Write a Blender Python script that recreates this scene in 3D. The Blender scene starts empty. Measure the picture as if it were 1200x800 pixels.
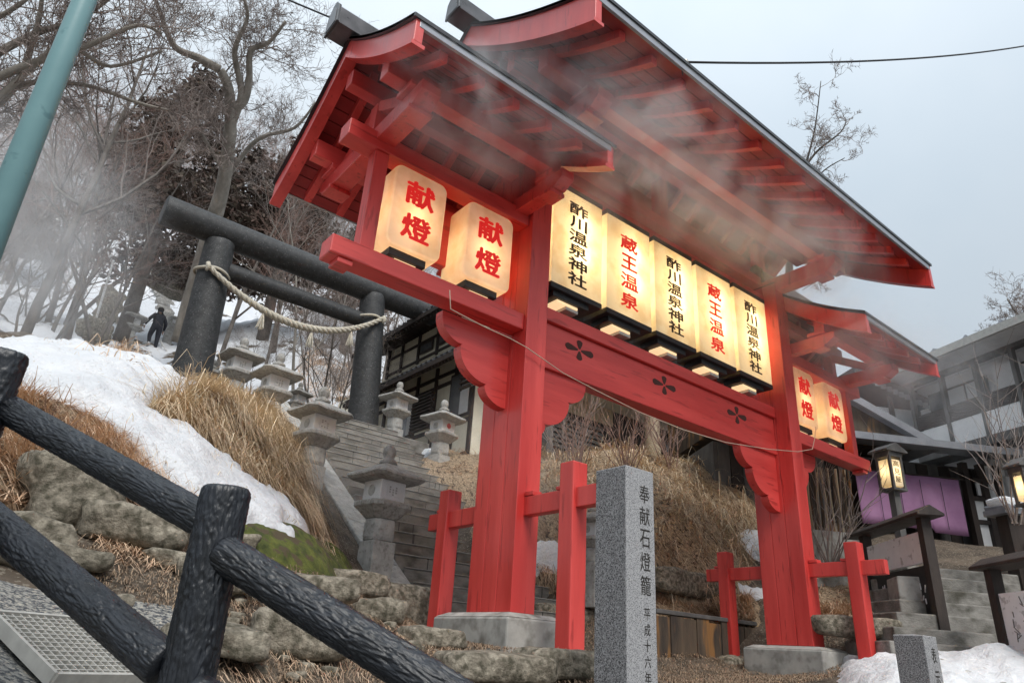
import bpy, bmesh, math, random
import numpy as np
from mathutils import Vector, Matrix, noise
random.seed(7); rng = np.random.default_rng(7)
C = bpy.context.scene.collection
SC = bpy.context.scene
# ---------------------------------------------------------------- camera
F = 815.0; EYE = np.array([0, 0, 1.6])
_Z = np.array([120, 1800, -F]); _Z = _Z/np.linalg.norm(_Z)
_X = np.array([1137, -445, -F]); _X = _X-_Z*(_X@_Z); _X = _X/np.linalg.norm(_X)
_Y = np.cross(_Z, _X); ROT = np.array([_X, _Y, _Z])
cd = bpy.data.cameras.new('camera'); cam = bpy.data.objects.new('camera', cd); C.objects.link(cam)
cd.sensor_width = 36; cd.lens = 36*F/1200; cd.clip_start = .05; cd.clip_end = 2000
cam.matrix_world = Matrix.Translation(Vector(EYE)) @ Matrix(ROT.tolist()).to_4x4()
SC.camera = cam
def ray(x, y):
    d = ROT@np.array([x-600, 400-y, -F]); return d/np.linalg.norm(d)
def pt(x, y, Y): d = ray(x, y); return EYE+d*(Y/d[1])        # a sight line met at depth Y
def pd(x, y, D): return EYE+ray(x, y)*D                       # ... at distance D
def px_(x, y, X): d = ray(x, y); return EYE+d*(X/d[0])
# ---------------------------------------------------------------- world, sun, exposure
w = bpy.data.worlds.new('World'); SC.world = w; w.use_nodes = True
nt = w.node_tree; nt.nodes.clear()
SUN_EL, SUN_AZ = math.radians(50), math.radians(196)          # azimuth measured clockwise from +Y
out = nt.nodes.new('ShaderNodeOutputWorld'); bg = nt.nodes.new('ShaderNodeBackground')
sky = nt.nodes.new('ShaderNodeTexSky'); sky.sky_type = 'NISHITA'; sky.sun_disc = False
sky.sun_elevation = SUN_EL; sky.sun_rotation = SUN_AZ; sky.dust_density = 4
tc = nt.nodes.new('ShaderNodeTexCoord'); nz = nt.nodes.new('ShaderNodeTexNoise')
nz.inputs['Scale'].default_value = 1.6; nz.inputs['Detail'].default_value = 5; nz.inputs['Roughness'].default_value = .55
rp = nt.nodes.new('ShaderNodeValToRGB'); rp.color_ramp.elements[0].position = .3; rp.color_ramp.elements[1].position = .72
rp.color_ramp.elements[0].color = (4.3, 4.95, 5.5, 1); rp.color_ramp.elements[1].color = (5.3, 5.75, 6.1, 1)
mx = nt.nodes.new('ShaderNodeMix'); mx.data_type = 'RGBA'; mx.inputs[0].default_value = .9
L = nt.links
L.new(tc.outputs['Generated'], nz.inputs['Vector']); L.new(nz.outputs['Fac'], rp.inputs['Fac'])
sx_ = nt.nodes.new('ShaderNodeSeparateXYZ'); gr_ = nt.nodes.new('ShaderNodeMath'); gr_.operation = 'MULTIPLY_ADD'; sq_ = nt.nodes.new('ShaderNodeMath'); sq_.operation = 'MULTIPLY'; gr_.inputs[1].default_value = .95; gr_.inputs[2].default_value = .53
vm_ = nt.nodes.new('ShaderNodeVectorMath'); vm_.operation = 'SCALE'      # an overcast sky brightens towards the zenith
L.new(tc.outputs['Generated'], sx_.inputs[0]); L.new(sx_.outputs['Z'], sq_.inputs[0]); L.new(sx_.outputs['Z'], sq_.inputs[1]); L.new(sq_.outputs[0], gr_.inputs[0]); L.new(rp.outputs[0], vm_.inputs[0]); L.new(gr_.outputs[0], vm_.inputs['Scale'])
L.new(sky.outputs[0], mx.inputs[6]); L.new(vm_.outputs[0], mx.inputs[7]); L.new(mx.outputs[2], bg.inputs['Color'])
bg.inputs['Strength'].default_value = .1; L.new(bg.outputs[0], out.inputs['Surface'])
sd = bpy.data.lights.new('sun', 'SUN'); sd.energy = 1.25; sd.angle = math.radians(25); sd.color = (1, .97, .92)
so = bpy.data.objects.new('sun', sd); C.objects.link(so)
_d = Vector((math.sin(SUN_AZ)*math.cos(SUN_EL), math.cos(SUN_AZ)*math.cos(SUN_EL), math.sin(SUN_EL)))
so.rotation_euler = (-_d).to_track_quat('-Z', 'Y').to_euler()
SC.view_settings.view_transform = 'Standard'; SC.view_settings.look = 'None'
SC.view_settings.exposure = .92; SC.view_settings.gamma = 1; SC.view_settings.use_curve_mapping = False
SC.cycles.volume_step_rate = 3; SC.cycles.volume_max_steps = 64; SC.cycles.volume_bounces = 2; SC.cycles.max_bounces = 8; SC.cycles.transparent_max_bounces = 12
SC.cycles.use_denoising = True
# ---------------------------------------------------------------- helpers
def tag(o, label=None, cat=None, group=None, kind=None):
    if label: o['label'] = label
    if cat: o['category'] = cat
    if group: o['group'] = group
    if kind: o['kind'] = kind
    return o
def empty(name, loc=(0, 0, 0), rz=0, label=None, cat=None, group=None):
    o = bpy.data.objects.new(name, None); C.objects.link(o); o.location = Vector(loc); o.rotation_euler = (0, 0, rz)
    o.empty_display_size = .1
    return tag(o, label, cat, group)
class MB:
    def __init__(s): s.v = []; s.f = []; s.t = []
    def add(s, vs, fs, t=None):
        n = len(s.v); s.v += [tuple(map(float, p)) for p in vs]; s.f += [tuple(i+n for i in f) for f in fs]
        s.t += [t if t is not None else .5]*len(vs); return s
    def box(s, x0, x1, y0, y1, z0, z1, tx=0, ty=0):
        # tx, ty shrink the top on each side
        return s.add([(x0, y0, z0), (x1, y0, z0), (x1, y1, z0), (x0, y1, z0), (x0+tx, y0+ty, z1), (x1-tx, y0+ty, z1), (x1-tx, y1-ty, z1), (x0+tx, y1-ty, z1)],
                     [(3, 2, 1, 0), (4, 5, 6, 7), (0, 1, 5, 4), (1, 2, 6, 5), (2, 3, 7, 6), (3, 0, 4, 7)])
    def bar(s, a, b, wd, ht, up=(0, 0, 1)):
        a = Vector(a); b = Vector(b); d = (b-a).normalized(); u = Vector(up); sd_ = d.cross(u).normalized(); u = sd_.cross(d)
        vs = [p+sd_*(i*wd/2)+u*(j*ht/2) for p in (a, b) for i, j in ((-1, -1), (1, -1), (1, 1), (-1, 1))]
        return s.add(vs, [(0, 1, 2, 3), (7, 6, 5, 4), (0, 4, 5, 1), (1, 5, 6, 2), (2, 6, 7, 3), (3, 7, 4, 0)])
    def prism(s, poly, a, b, axis):
        # poly in the other two axes, extruded a..b along axis (0 x, 1 y, 2 z)
        n = len(poly)
        def P(p, c):
            return (c, p[0], p[1]) if axis == 0 else ((p[0], c, p[1]) if axis == 1 else (p[0], p[1], c))
        vs = [P(p, a) for p in poly]+[P(p, b) for p in poly]
        fs = [tuple(range(n))[::-1], tuple(range(n, 2*n))]+[(i, (i+1) % n, (i+1) % n+n, i+n) for i in range(n)]
        return s.add(vs, fs)
    def tube(s, pts, rs, n=6, t=None, cap=True):
        pts = [Vector(p) for p in pts]; k = len(pts)
        if not hasattr(rs, '__len__'): rs = [rs]*k
        u = None; vs = []
        for i, p in enumerate(pts):
            d = (pts[min(i+1, k-1)]-pts[max(i-1, 0)])
            d = d.normalized() if d.length > 1e-9 else Vector((0, 0, 1))
            if u is None: u = d.orthogonal().normalized()
            u = u-d*u.dot(d)
            u = u.normalized() if u.length > 1e-6 else d.orthogonal().normalized()
            v = d.cross(u)
            for j in range(n):
                a = 2*math.pi*j/n; vs.append(p+(u*math.cos(a)+v*math.sin(a))*rs[i])
        fs = [(i*n+j, i*n+(j+1) % n, (i+1)*n+(j+1) % n, (i+1)*n+j) for i in range(k-1) for j in range(n)]
        if cap: fs += [tuple(range(n))[::-1], tuple(range((k-1)*n, k*n))]
        return s.add(vs, fs, t)
    def lathe(s, prof, n=16, c=(0, 0), rot=0, sq=False):
        vs = [(c[0]+r*math.cos(rot+2*math.pi*j/n), c[1]+r*math.sin(rot+2*math.pi*j/n), z) for r, z in prof for j in range(n)]
        k = len(prof)
        fs = [(i*n+j, i*n+(j+1) % n, (i+1)*n+(j+1) % n, (i+1)*n+j) for i in range(k-1) for j in range(n)]
        fs += [tuple(range(n))[::-1], tuple(range((k-1)*n, k*n))]
        return s.add(vs, fs)
    def loft(s, secs):
        # secs: list of (half_w, half_d, z, round 0..1)  closed section of 16 points
        vs = []
        for hw, hd, z, r in secs:
            for j in range(16):
                a = 2*math.pi*(j+.5)/16; c, q = math.cos(a), math.sin(a); m = max(abs(c), abs(q))
                sx, sy = (c/m)*(1-r)+c*r, (q/m)*(1-r)+q*r
                vs.append((hw*sx, hd*sy, z))
        k = len(secs); n = 16
        fs = [(i*n+j, i*n+(j+1) % n, (i+1)*n+(j+1) % n, (i+1)*n+j) for i in range(k-1) for j in range(n)]
        fs += [tuple(range(n))[::-1], tuple(range((k-1)*n, k*n))]
        return s.add(vs, fs)
    def mesh(s, name, mat=None, smooth=False, tint=False):
        me = bpy.data.meshes.new(name); me.from_pydata(s.v, [], s.f); me.update()
        if tint:
            at = me.attributes.new('tint', 'FLOAT', 'POINT'); at.data.foreach_set('value', s.t)
        if smooth: me.polygons.foreach_set('use_smooth', [True]*len(me.polygons))
        if mat: me.materials.append(mat)
        return me
    def build(s, name, mat=None, parent=None, bevel=0, smooth=False, tint=False, **k):
        o = bpy.data.objects.new(name, s.mesh(name, mat, smooth, tint)); C.objects.link(o)
        if parent: o.parent = parent
        if bevel:
            m = o.modifiers.new('bevel', 'BEVEL'); m.width = bevel; m.segments = 2; m.limit_method = 'ANGLE'; m.angle_limit = .6
            m.harden_normals = False
        return tag(o, **k)
def put(me, name, parent=None, loc=None, **k):
    o = bpy.data.objects.new(name, me); C.objects.link(o)
    if parent: o.parent = parent
    if loc is not None: o.location = Vector(loc)
    return tag(o, **k)
def copy_tree(o, parent=None):
    c = o.copy(); C.objects.link(c); c.parent = parent
    for ch in list(o.children): copy_tree(ch, c)
    return c
# ---------------------------------------------------------------- materials
def M(name, c1, c2=None, rough=.6, scale=6, detail=6, bump=0, bscale=None, spec=.5, stretch=(1, 1, 1), coords='world', c3=None, s3=40, t3=.62, tint=None, metal=0, lo=.35, hi=.65, bdist=.02, rvar=0, sf=.03, coat=0):
    m = bpy.data.materials.new(name); m.use_nodes = True; n = m.node_tree; N = n.nodes; K = n.links.new
    b = N['Principled BSDF']; b.inputs['Roughness'].default_value = rough; b.inputs['Specular IOR Level'].default_value = spec
    b.inputs['Metallic'].default_value = metal
    if coat: b.inputs['Coat Weight'].default_value = coat; b.inputs['Coat Roughness'].default_value = .2
    if coords == 'world': g = N.new('ShaderNodeNewGeometry'); src = g.outputs['Position']
    else: g = N.new('ShaderNodeTexCoord'); src = g.outputs['Object']
    mp = N.new('ShaderNodeMapping'); mp.inputs['Scale'].default_value = stretch; K(src, mp.inputs['Vector'])
    nz = N.new('ShaderNodeTexNoise'); nz.inputs['Scale'].default_value = scale; nz.inputs['Detail'].default_value = detail; nz.inputs['Roughness'].default_value = .6
    K(mp.outputs[0], nz.inputs['Vector'])
    r = N.new('ShaderNodeValToRGB'); r.color_ramp.elements[0].position = lo; r.color_ramp.elements[1].position = hi
    r.color_ramp.elements[0].color = (*c1, 1); r.color_ramp.elements[1].color = (*(c2 or c1), 1); K(nz.outputs['Fac'], r.inputs['Fac'])
    col = r.outputs[0]
    if c3:
        n3 = N.new('ShaderNodeTexNoise'); n3.inputs['Scale'].default_value = s3; n3.inputs['Detail'].default_value = 3; K(mp.outputs[0], n3.inputs['Vector'])
        mr = N.new('ShaderNodeMapRange'); mr.inputs[1].default_value = t3-sf; mr.inputs[2].default_value = t3+sf; K(n3.outputs['Fac'], mr.inputs[0])
        mi = N.new('ShaderNodeMix'); mi.data_type = 'RGBA'; K(mr.outputs[0], mi.inputs[0]); K(col, mi.inputs[6]); mi.inputs[7].default_value = (*c3, 1); col = mi.outputs[2]
    if tint:
        at = N.new('ShaderNodeAttribute'); at.attribute_name = 'tint'
        mi = N.new('ShaderNodeMix'); mi.data_type = 'RGBA'; K(at.outputs['Fac'], mi.inputs[0]); K(col, mi.inputs[6]); mi.inputs[7].default_value = (*tint, 1); col = mi.outputs[2]
    K(col, b.inputs['Base Color'])
    if rvar:
        mr = N.new('ShaderNodeMapRange'); mr.inputs[3].default_value = rough-rvar; mr.inputs[4].default_value = rough+rvar; K(nz.outputs['Fac'], mr.inputs[0]); K(mr.outputs[0], b.inputs['Roughness'])
    if bump:
        nb = N.new('ShaderNodeTexNoise'); nb.inputs['Scale'].default_value = bscale or scale*4; nb.inputs['Detail'].default_value = 8; nb.inputs['Roughness'].default_value = .65; K(mp.outputs[0], nb.inputs['Vector'])
        bp = N.new('ShaderNodeBump'); bp.inputs['Strength'].default_value = bump; bp.inputs['Distance'].default_value = bdist; K(nb.outputs['Fac'], bp.inputs['Height']); K(bp.outputs[0], b.inputs['Normal'])
    return m
RED = M('red_paint', (.54, .036, .031), (.73, .074, .064), .45, 3.2, bump=.35, bscale=34, bdist=.006, stretch=(1, 1, .12), c3=(.46, .035, .030), s3=16, t3=.64, rvar=.14, coat=.3)
REDX = M('red_paint_beams', (.54, .036, .031), (.73, .074, .064), .45, 3.2, bump=.35, bscale=34, bdist=.006, stretch=(.12, 1, 1), c3=(.46, .035, .030), s3=16, t3=.64, rvar=.14, coat=.3)
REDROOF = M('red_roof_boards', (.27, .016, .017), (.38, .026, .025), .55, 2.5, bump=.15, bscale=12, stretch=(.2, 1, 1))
DARKSEAM = M('seam_shadow_gap', (.16, .012, .01), rough=.8)
COPPER = M('dark_roof_sheet', (.035, .037, .04), (.06, .062, .066), .35, 3, metal=.6, bump=.05)
FLASH = M('grey_metal_flashing', (.28, .29, .32), (.36, .37, .4), .35, 4, metal=.5)
CAPM = M('ridge_cap_metal', (.05, .048, .05), (.10, .095, .1), .3, 4, metal=.5, rvar=.1)
PETAL = M('cutout_shade_paint', (.06, .02, .015), rough=.8)
GRAN = M('granite_speckled', (.30, .30, .31), (.44, .44, .45), .65, 90, 3, c3=(.07, .07, .075), s3=160, t3=.57, bump=.25, bscale=150, bdist=.004)
GRANR = M('granite_rough', (.17, .17, .175), (.36, .36, .37), .8, 70, 3, c3=(.05, .05, .055), s3=120, t3=.55, bump=.8, bscale=110, bdist=.008)
STONE = M('weathered_stone', (.30, .295, .28), (.47, .465, .445), .85, 7, c3=(.18, .17, .15), s3=18, t3=.66, bump=.5, bscale=50, bdist=.012, sf=.13)
STONED = M('lantern_roof_stone', (.28, .27, .25), (.44, .43, .41), .9, 9, c3=(.17, .16, .14), s3=25, t3=.62, bump=.8, bscale=60, bdist=.015, sf=.13)
PALE = M('pale_cut_stone', (.58, .58, .58), (.68, .68, .68), .7, 6, bump=.1)
CONC = M('concrete_plinth', (.30, .295, .275), (.44, .43, .40), .8, 4, c3=(.17, .16, .14), s3=7, t3=.62, bump=.3, bscale=40, bdist=.006, sf=.13)
STEP = M('step_stone', (.16, .15, .135), (.30, .285, .26), .85, 5, c3=(.07, .065, .05), s3=6, t3=.60, stretch=(.5, 1, 1), bump=.8, bscale=40, bdist=.015, sf=.13)
STEPE = M('step_worn_edge', (.26, .245, .225), (.40, .385, .36), .85, 12, bump=.5, bscale=50)
ROCK = M('mossy_rock', (.17, .145, .11), (.44, .39, .31), .9, 11, c3=(.09, .08, .055), s3=19, t3=.54, bump=1, bscale=30, bdist=.03, sf=.13)
MOSS = M('moss', (.045, .06, .012), (.15, .17, .03), .95, 8, c3=(.10, .075, .04), s3=7, t3=.56, bump=1, bscale=60, bdist=.03)
GRAS = M('dry_grass', (.44, .29, .17), (.68, .51, .33), .8, 2.2, c3=(.26, .14, .08), s3=2.6, t3=.58, tint=(.86, .74, .54))
GRASR = M('reddish_dry_grass', (.36, .20, .12), (.60, .38, .24), .8, 2.2, c3=(.22, .11, .07), s3=2.6, t3=.58, tint=(.80, .62, .44))
SNOW = M('snow', (.72, .745, .78), (.83, .845, .87), .6, 3, c3=(.62, .60, .56), s3=20, t3=.68, bump=1, bscale=18, bdist=.05)
SNOWD = M('dirty_snow', (.66, .67, .69), (.88, .90, .93), .6, 2.5, c3=(.40, .37, .33), s3=6, t3=.68, bump=.8, bscale=14, bdist=.06)
TORI = M('torii_dark_wood', (.018, .019, .02), (.042, .043, .045), .6, 9, c3=(.13, .13, .13), s3=34, t3=.655, bump=.5, bscale=40, bdist=.012)
BARKP = M('black_painted_log', (.006, .007, .009), (.015, .018, .025), .30, 14, bump=.9, bscale=120, bdist=.003, stretch=(1, 1, .35), coords='object', spec=.6, rvar=.08)
ROPE = M('straw_rope', (.42, .38, .30), (.62, .58, .50), .9, 30, bump=.5, bscale=120)
BARK = M('tree_bark', (.10, .085, .072), (.21, .185, .165), .9, 5, bump=.8, bscale=25, bdist=.02, stretch=(1, 1, .4), coords='object')
BARKL = M('pale_tree_bark', (.20, .18, .155), (.36, .33, .29), .9, 4, bump=.8, bscale=22, stretch=(1, 1, .4), coords='object')
TWIG = M('bare_twigs', (.19, .155, .14), (.33, .28, .255), .9, 3, coords='object')
TWIGR = M('reddish_twigs', (.20, .125, .10), (.32, .21, .175), .9, 3, coords='object')
CONIF = M('winter_conifer_foliage', (.075, .048, .040), (.14, .088, .072), .9, 2, tint=(.05, .055, .035), coords='object')
WOODD = M('dark_timber', (.022, .016, .014), (.05, .036, .03), .7, 5, bump=.3, bscale=30, stretch=(1, 1, .3))
WOODG = M('grey_timber', (.075, .072, .07), (.14, .135, .13), .75, 5, bump=.3, bscale=30, stretch=(1, 1, .3))
WOODB = M('brown_weathered_boards', (.045, .035, .028), (.12, .085, .055), .8, 5, bump=.4, bscale=25, stretch=(1, 1, .2), c3=(.26, .13, .045), s3=3.5, t3=.6)
PLAST = M('cream_plaster', (.68, .64, .52), (.78, .74, .62), .85, 3)
PLASW = M('white_plaster', (.74, .74, .74), (.82, .82, .82), .85, 3)
TILE = M('dark_roof_tile', (.03, .032, .037), (.065, .068, .076), .45, 6, bump=.2)
TILEG = M('grey_sheet_roof', (.17, .18, .20), (.24, .25, .28), .5, 5)
GLASS = M('dark_window_glass', (.10, .11, .12), (.16, .17, .18), .12, 2, spec=.7)
BLIND = M('pale_window_blind', (.55, .56, .57), (.62, .63, .64), .6, 2)
PURP = M('purple_curtain_cloth', (.27, .13, .25), (.36, .19, .33), .85, 1.5, bump=.1, bscale=3)
TEAL = M('teal_painted_steel', (.17, .32, .34), (.20, .36, .38), .4, 3, c3=(.13, .26, .28), s3=12, t3=.68, bump=.05)
GALV = M('galvanised_steel', (.46, .45, .42), (.58, .57, .53), .5, 12, metal=.3)
BLACK = M('black_frame', (.012, .012, .013), (.025, .025, .026), .5, 8)
REDINK = M('red_ink', (.62, .012, .014), (.68, .02, .02), .6, 30); REDINK.node_tree.nodes['Principled BSDF'].inputs['Emission Color'].default_value = (.8, .02, .015, 1); REDINK.node_tree.nodes['Principled BSDF'].inputs['Emission Strength'].default_value = .28   # opaque ink with its own red glow, standing in for lamplight through the paper
REDSPOT = M('red_disc_paint', (.50, .03, .03), (.56, .04, .04), .6, 30)
BLKINK = M('black_ink', (.02, .016, .012), rough=.6)
GREYW = M('handrail_white', (.6, .6, .6), rough=.5)
CLOTH = M('navy_clothing', (.012, .014, .022), (.022, .024, .035), .85, 20, coords='object')
SKIN = M('skin', (.42, .26, .19), rough=.6); HAIR = M('dark_hair', (.015, .012, .01), rough=.6); SHOE = M('pale_shoes', (.5, .5, .5), rough=.6)
WIRE = M('wire_black', (.02, .02, .022), rough=.6); CORD = M('thin_cord', (.55, .42, .33), rough=.8)
SIGNW = M('white_sign_board', (.75, .76, .77), (.82, .83, .84), .7, 6, c3=(.5, .5, .5), s3=9, t3=.62)
LOGP = M('peeled_log', (.34, .27, .18), (.46, .37, .26), .8, 4, stretch=(1, 1, .3), bump=.3)
SOFF = M('pale_grey_soffit', (.58, .58, .58), (.68, .68, .68), .8, 3, stretch=(1, 1, 1))
LEAF = M('brown_litter', (.10, .065, .042), (.24, .155, .10), .9, 3, tint=(.42, .31, .21))
STRAW = M('matted_straw', (.17, .11, .07), (.66, .50, .33), .95, 26, bump=1, bscale=60, bdist=.04, stretch=(2.2, 1, .35), c3=(.10, .06, .035), s3=10, t3=.60)
# paper: diffuse + translucent so the lamp inside really lights it
def paper(name, c):
    m = bpy.data.materials.new(name); m.use_nodes = True; N = m.node_tree.nodes; K = m.node_tree.links.new
    N.remove(N['Principled BSDF']); o = N['Material Output']
    d = N.new('ShaderNodeBsdfDiffuse'); t = N.new('ShaderNodeBsdfTranslucent'); mi = N.new('ShaderNodeMixShader'); mi.inputs[0].default_value = .45
    g = N.new('ShaderNodeNewGeometry'); nz = N.new('ShaderNodeTexNoise'); nz.inputs['Scale'].default_value = 3.5; nz.inputs['Detail'].default_value = 6; K(g.outputs['Position'], nz.inputs['Vector'])
    r = N.new('ShaderNodeValToRGB'); r.color_ramp.elements[0].position = .36; r.color_ramp.elements[0].color = (c[0]*.86, c[1]*.80, c[2]*.70, 1)
    r.color_ramp.elements[1].position = .56; r.color_ramp.elements[1].color = (*c, 1); K(nz.outputs['Fac'], r.inputs['Fac'])
    K(r.outputs[0], d.inputs[0]); K(r.outputs[0], t.inputs[0]); K(d.outputs[0], mi.inputs[1]); K(t.outputs[0], mi.inputs[2]); K(mi.outputs[0], o.inputs[0])
    return m
PAPER = paper('lantern_paper', (.90, .85, .72)); PAPERB = paper('lantern_pale_acrylic', (.92, .89, .79))
def emis(name, c, s):
    m = bpy.data.materials.new(name); m.use_nodes = True; b = m.node_tree.nodes['Principled BSDF']
    b.inputs['Base Color'].default_value = (*c, 1); b.inputs['Emission Color'].default_value = (*c, 1); b.inputs['Emission Strength'].default_value = s
    return m
BULB = emis('lit_bulb', (1, .72, .34), 1.3); PANEL = emis('lit_pane', (1, .72, .40), .45)
# ---------------------------------------------------------------- terrain
def road(x, y): return 1.48+.4*(-.72*(x-.3)+.69*(y-3.3))
CT = [(-.5, 0, road(-.5, 0)), (0, 1, road(0, 1)), (0, 2, road(0, 2)), (1, 2, road(1, 2)), (-1, 3, road(-1, 3)), (0, 3, road(0, 3)), (.6, 3, road(.6, 3)), (0, 4, road(0, 4)), (.5, 3.8, road(.5, 3.8)), (-.5, 4.4, road(-.5, 4.4)),
      (2, .5, .3), (3, 0, .3), (5, 1, .6), (8, 0, .9), (14, 0, 1.2), (3, 2.2, .8), (5, 2.5, 1.1), (8, 2.5, 1.3), (1.6, 3, .98),
      (0, -12, -3), (25, -12, 0), (-20, -12, -1), (-20, 4, 3.2), (-6, 4, 3.0), (50, 0, 2.5), (-45, -40, -8), (80, -40, -6), (-45, 60, 27), (-20, 16, 7.5),
      # gate and steps
      (4.5, 4.75, 1.7), (4.5, 5.9, 1.62), (4.5, 6.9, 1.75), (9.9, 4.9, 1.6), (9.9, 5.9, 1.6), (9.9, 6.9, 1.7), (7.3, 4.7, 1.5), (7.3, 6.3, 1.55), (6.2, 7.9, 1.6),
      (5.2, 8.4, 2.0), (7.3, 8.4, 2.0), (5.2, 11, 3.75), (7.3, 11, 3.75), (5.2, 14, 5.85), (7.3, 14, 5.85), (3.3, 15.5, 6.25), (7.4, 15.5, 6.2), (5.3, 16.5, 6.3), (5.3, 18, 6.5)]
for x, y, Y in [(420, 740, 5.2), (470, 775, 4.6), (350, 700, 5.6), (300, 770, 4.3), (230, 735, 4.2), (240, 700, 4.6), (150, 690, 4.6), (60, 690, 4.5), (0, 675, 4.6), (100, 640, 5.1), (330, 665, 6.2), (340, 625, 6.9), (400, 690, 6.9),
                (30, 600, 5.6), (120, 560, 6.2), (0, 520, 6.6), (100, 500, 7.0), (0, 450, 8.2), (150, 450, 8.6), (0, 412, 9.6), (100, 420, 9.8), (215, 462, 9.6), (260, 475, 9.4), (250, 540, 8.3), (310, 545, 9.0), (350, 600, 8.4), (370, 640, 7.9), (310, 590, 7.8), (380, 600, 9.0),
                (340, 500, 12.0), (300, 470, 13.5), (270, 450, 15), (230, 440, 17),
                # upper hill
                (175, 408, 30), (60, 400, 24), (0, 398, 24), (120, 385, 30), (195, 390, 33), (250, 380, 33), (300, 372, 33), (190, 320, 46), (60, 340, 45), (270, 320, 46), (350, 380, 30), (420, 440, 24), (120, 250, 75), (260, 230, 80), (0, 250, 80), (380, 300, 60),
                # bank right of the steps
                (500, 545, 12.4), (540, 560, 11.5), (555, 610, 9.6), (600, 640, 9.0), (660, 690, 8.4), (690, 620, 9.0), (700, 540, 11), (800, 690, 8.0), (790, 590, 9.0), (760, 530, 10.8), (850, 565, 9.6), (860, 640, 8.6), (640, 545, 11.5), (840, 545, 11.5)]:
    CT.append(tuple(pt(x, y, Y)))
for x, y, D in [(985, 700, 14), (1050, 750, 12), (960, 740, 12.0), (1000, 775, 11), (1100, 778, 10.3), (1190, 775, 10.8), (1100, 797, 8.6), (1180, 797, 9.4), (1120, 665, 16), (1190, 640, 18), (1040, 650, 17), (960, 610, 18)]:
    CT.append(tuple(pd(x, y, D)))
CT = np.array(CT)
CT = np.vstack([CT, [[14, 15, 5.9], [18, 15, 5.9], [11, 20, 6.2], [20, 20, 7], [30, 14, 6], [25, 8, 4.2], [40, 20, 8], [80, 20, 9], [60, 60, 22], [30, 40, 17], [100, 100, 40], [12, 32, 12], [-40, 150, 62], [40, 150, 62], [120, 150, 62]]])
_P = CT[:, :2]; _D = np.linalg.norm(_P[:, None]-_P[None], axis=2); _n = len(CT)
_A = np.zeros((_n+3, _n+3)); _A[:_n, :_n] = _D-np.eye(_n)*.12*-1*0 + np.eye(_n)*(-.10); _A[:_n, _n:] = np.c_[np.ones(_n), _P]; _A[_n:, :_n] = _A[:_n, _n:].T
_w = np.linalg.solve(_A, np.r_[CT[:, 2], 0, 0, 0])
def H(x, y):
    x = np.asarray(x, float); y = np.asarray(y, float); q = np.stack([x.ravel(), y.ravel()], 1); o = np.empty(len(q))
    for i in range(0, len(q), 20000):
        s = q[i:i+20000]; d = np.linalg.norm(s[:, None]-_P[None], axis=2); o[i:i+20000] = d@_w[:_n]+_w[_n]+s@_w[_n+1:]
    return o.reshape(x.shape)
def h1(x, y): return float(H(x, y))
def hit(x, y, t0=1.5, tmax=120):
    d = ray(x, y); t = np.geomspace(t0, tmax, 700); P = EYE+d*t[:, None]; g = P[:, 2]-H(P[:, 0], P[:, 1]); k = np.argmax(g < 0)
    if g[k] >= 0: return P[-1]
    if k == 0: return P[0]
    a, b = g[k-1], g[k]; tt = t[k-1]+(t[k]-t[k-1])*a/(a-b); return EYE+d*tt
def fbm(x, y, s): return noise.fractal(Vector((x*s, y*s, 3.3)), 1, 2, 4)
def grid(xs, ys, zf):
    X, Y = np.meshgrid(xs, ys); Z = zf(X, Y); n, m = X.shape
    v = np.stack([X.ravel(), Y.ravel(), Z.ravel()], 1); i = np.arange((n-1)*(m-1)); r, c = divmod(i, m-1); a = r*m+c
    return v, np.stack([a, a+1, a+m+1, a+m], 1)
def np_mesh(name, v, f, mat, smooth=True):
    me = bpy.data.meshes.new(name); me.from_pydata(v.tolist(), [], f.tolist()); me.update()
    if smooth: me.polygons.foreach_set('use_smooth', [True]*len(me.polygons))
    me.materials.append(mat); return me
def ground_mat():
    m = M('soil_and_leaf_litter', (.060, .045, .032), (.17, .13, .095), .95, 2.5, c3=(.26, .22, .17), s3=30, t3=.60, bump=1, bscale=22, bdist=.05)
    n = m.node_tree; N = n.nodes; K = n.links.new; b = N['Principled BSDF']; col = b.inputs['Base Color'].links[0].from_socket
    g = N.new('ShaderNodeNewGeometry'); sp = N.new('ShaderNodeSeparateXYZ'); K(g.outputs['Position'], sp.inputs[0])
    nz = N.new('ShaderNodeTexNoise'); nz.inputs['Scale'].default_value = .42; nz.inputs['Detail'].default_value = 9; nz.inputs['Roughness'].default_value = .62; K(g.outputs['Position'], nz.inputs['Vector'])
    # snow lies on the slope above the steps, thinning downhill
    mr = N.new('ShaderNodeMapRange'); mr.inputs[1].default_value = 14; mr.inputs[2].default_value = 24; mr.inputs[3].default_value = -.3; mr.inputs[4].default_value = .05; K(sp.outputs['Y'], mr.inputs[0])
    ad = N.new('ShaderNodeMath'); K(nz.outputs['Fac'], ad.inputs[0]); K(mr.outputs[0], ad.inputs[1])
    st = N.new('ShaderNodeMapRange'); st.inputs[1].default_value = .45; st.inputs[2].default_value = .49; K(ad.outputs[0], st.inputs[0])
    mi = N.new('ShaderNodeMix'); mi.data_type = 'RGBA'; K(st.outputs[0], mi.inputs[0]); K(col, mi.inputs[6]); mi.inputs[7].default_value = (.80, .82, .86, 1); K(mi.outputs[2], b.inputs['Base Color'])
    return m
GROUND = ground_mat()
def rough_h(X, Y):
    Z = H(X, Y); x, y = X.ravel(), Y.ravel(); n = np.array([fbm(a, b, .9) for a, b in zip(x, y)]).reshape(X.shape)
    near = (X > -1.5) & (X < 2.2) & (Y < 4.6)
    amp = np.where(near, .015, np.where(Y > 17, .35, .07)); return Z+n*amp-.02
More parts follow.
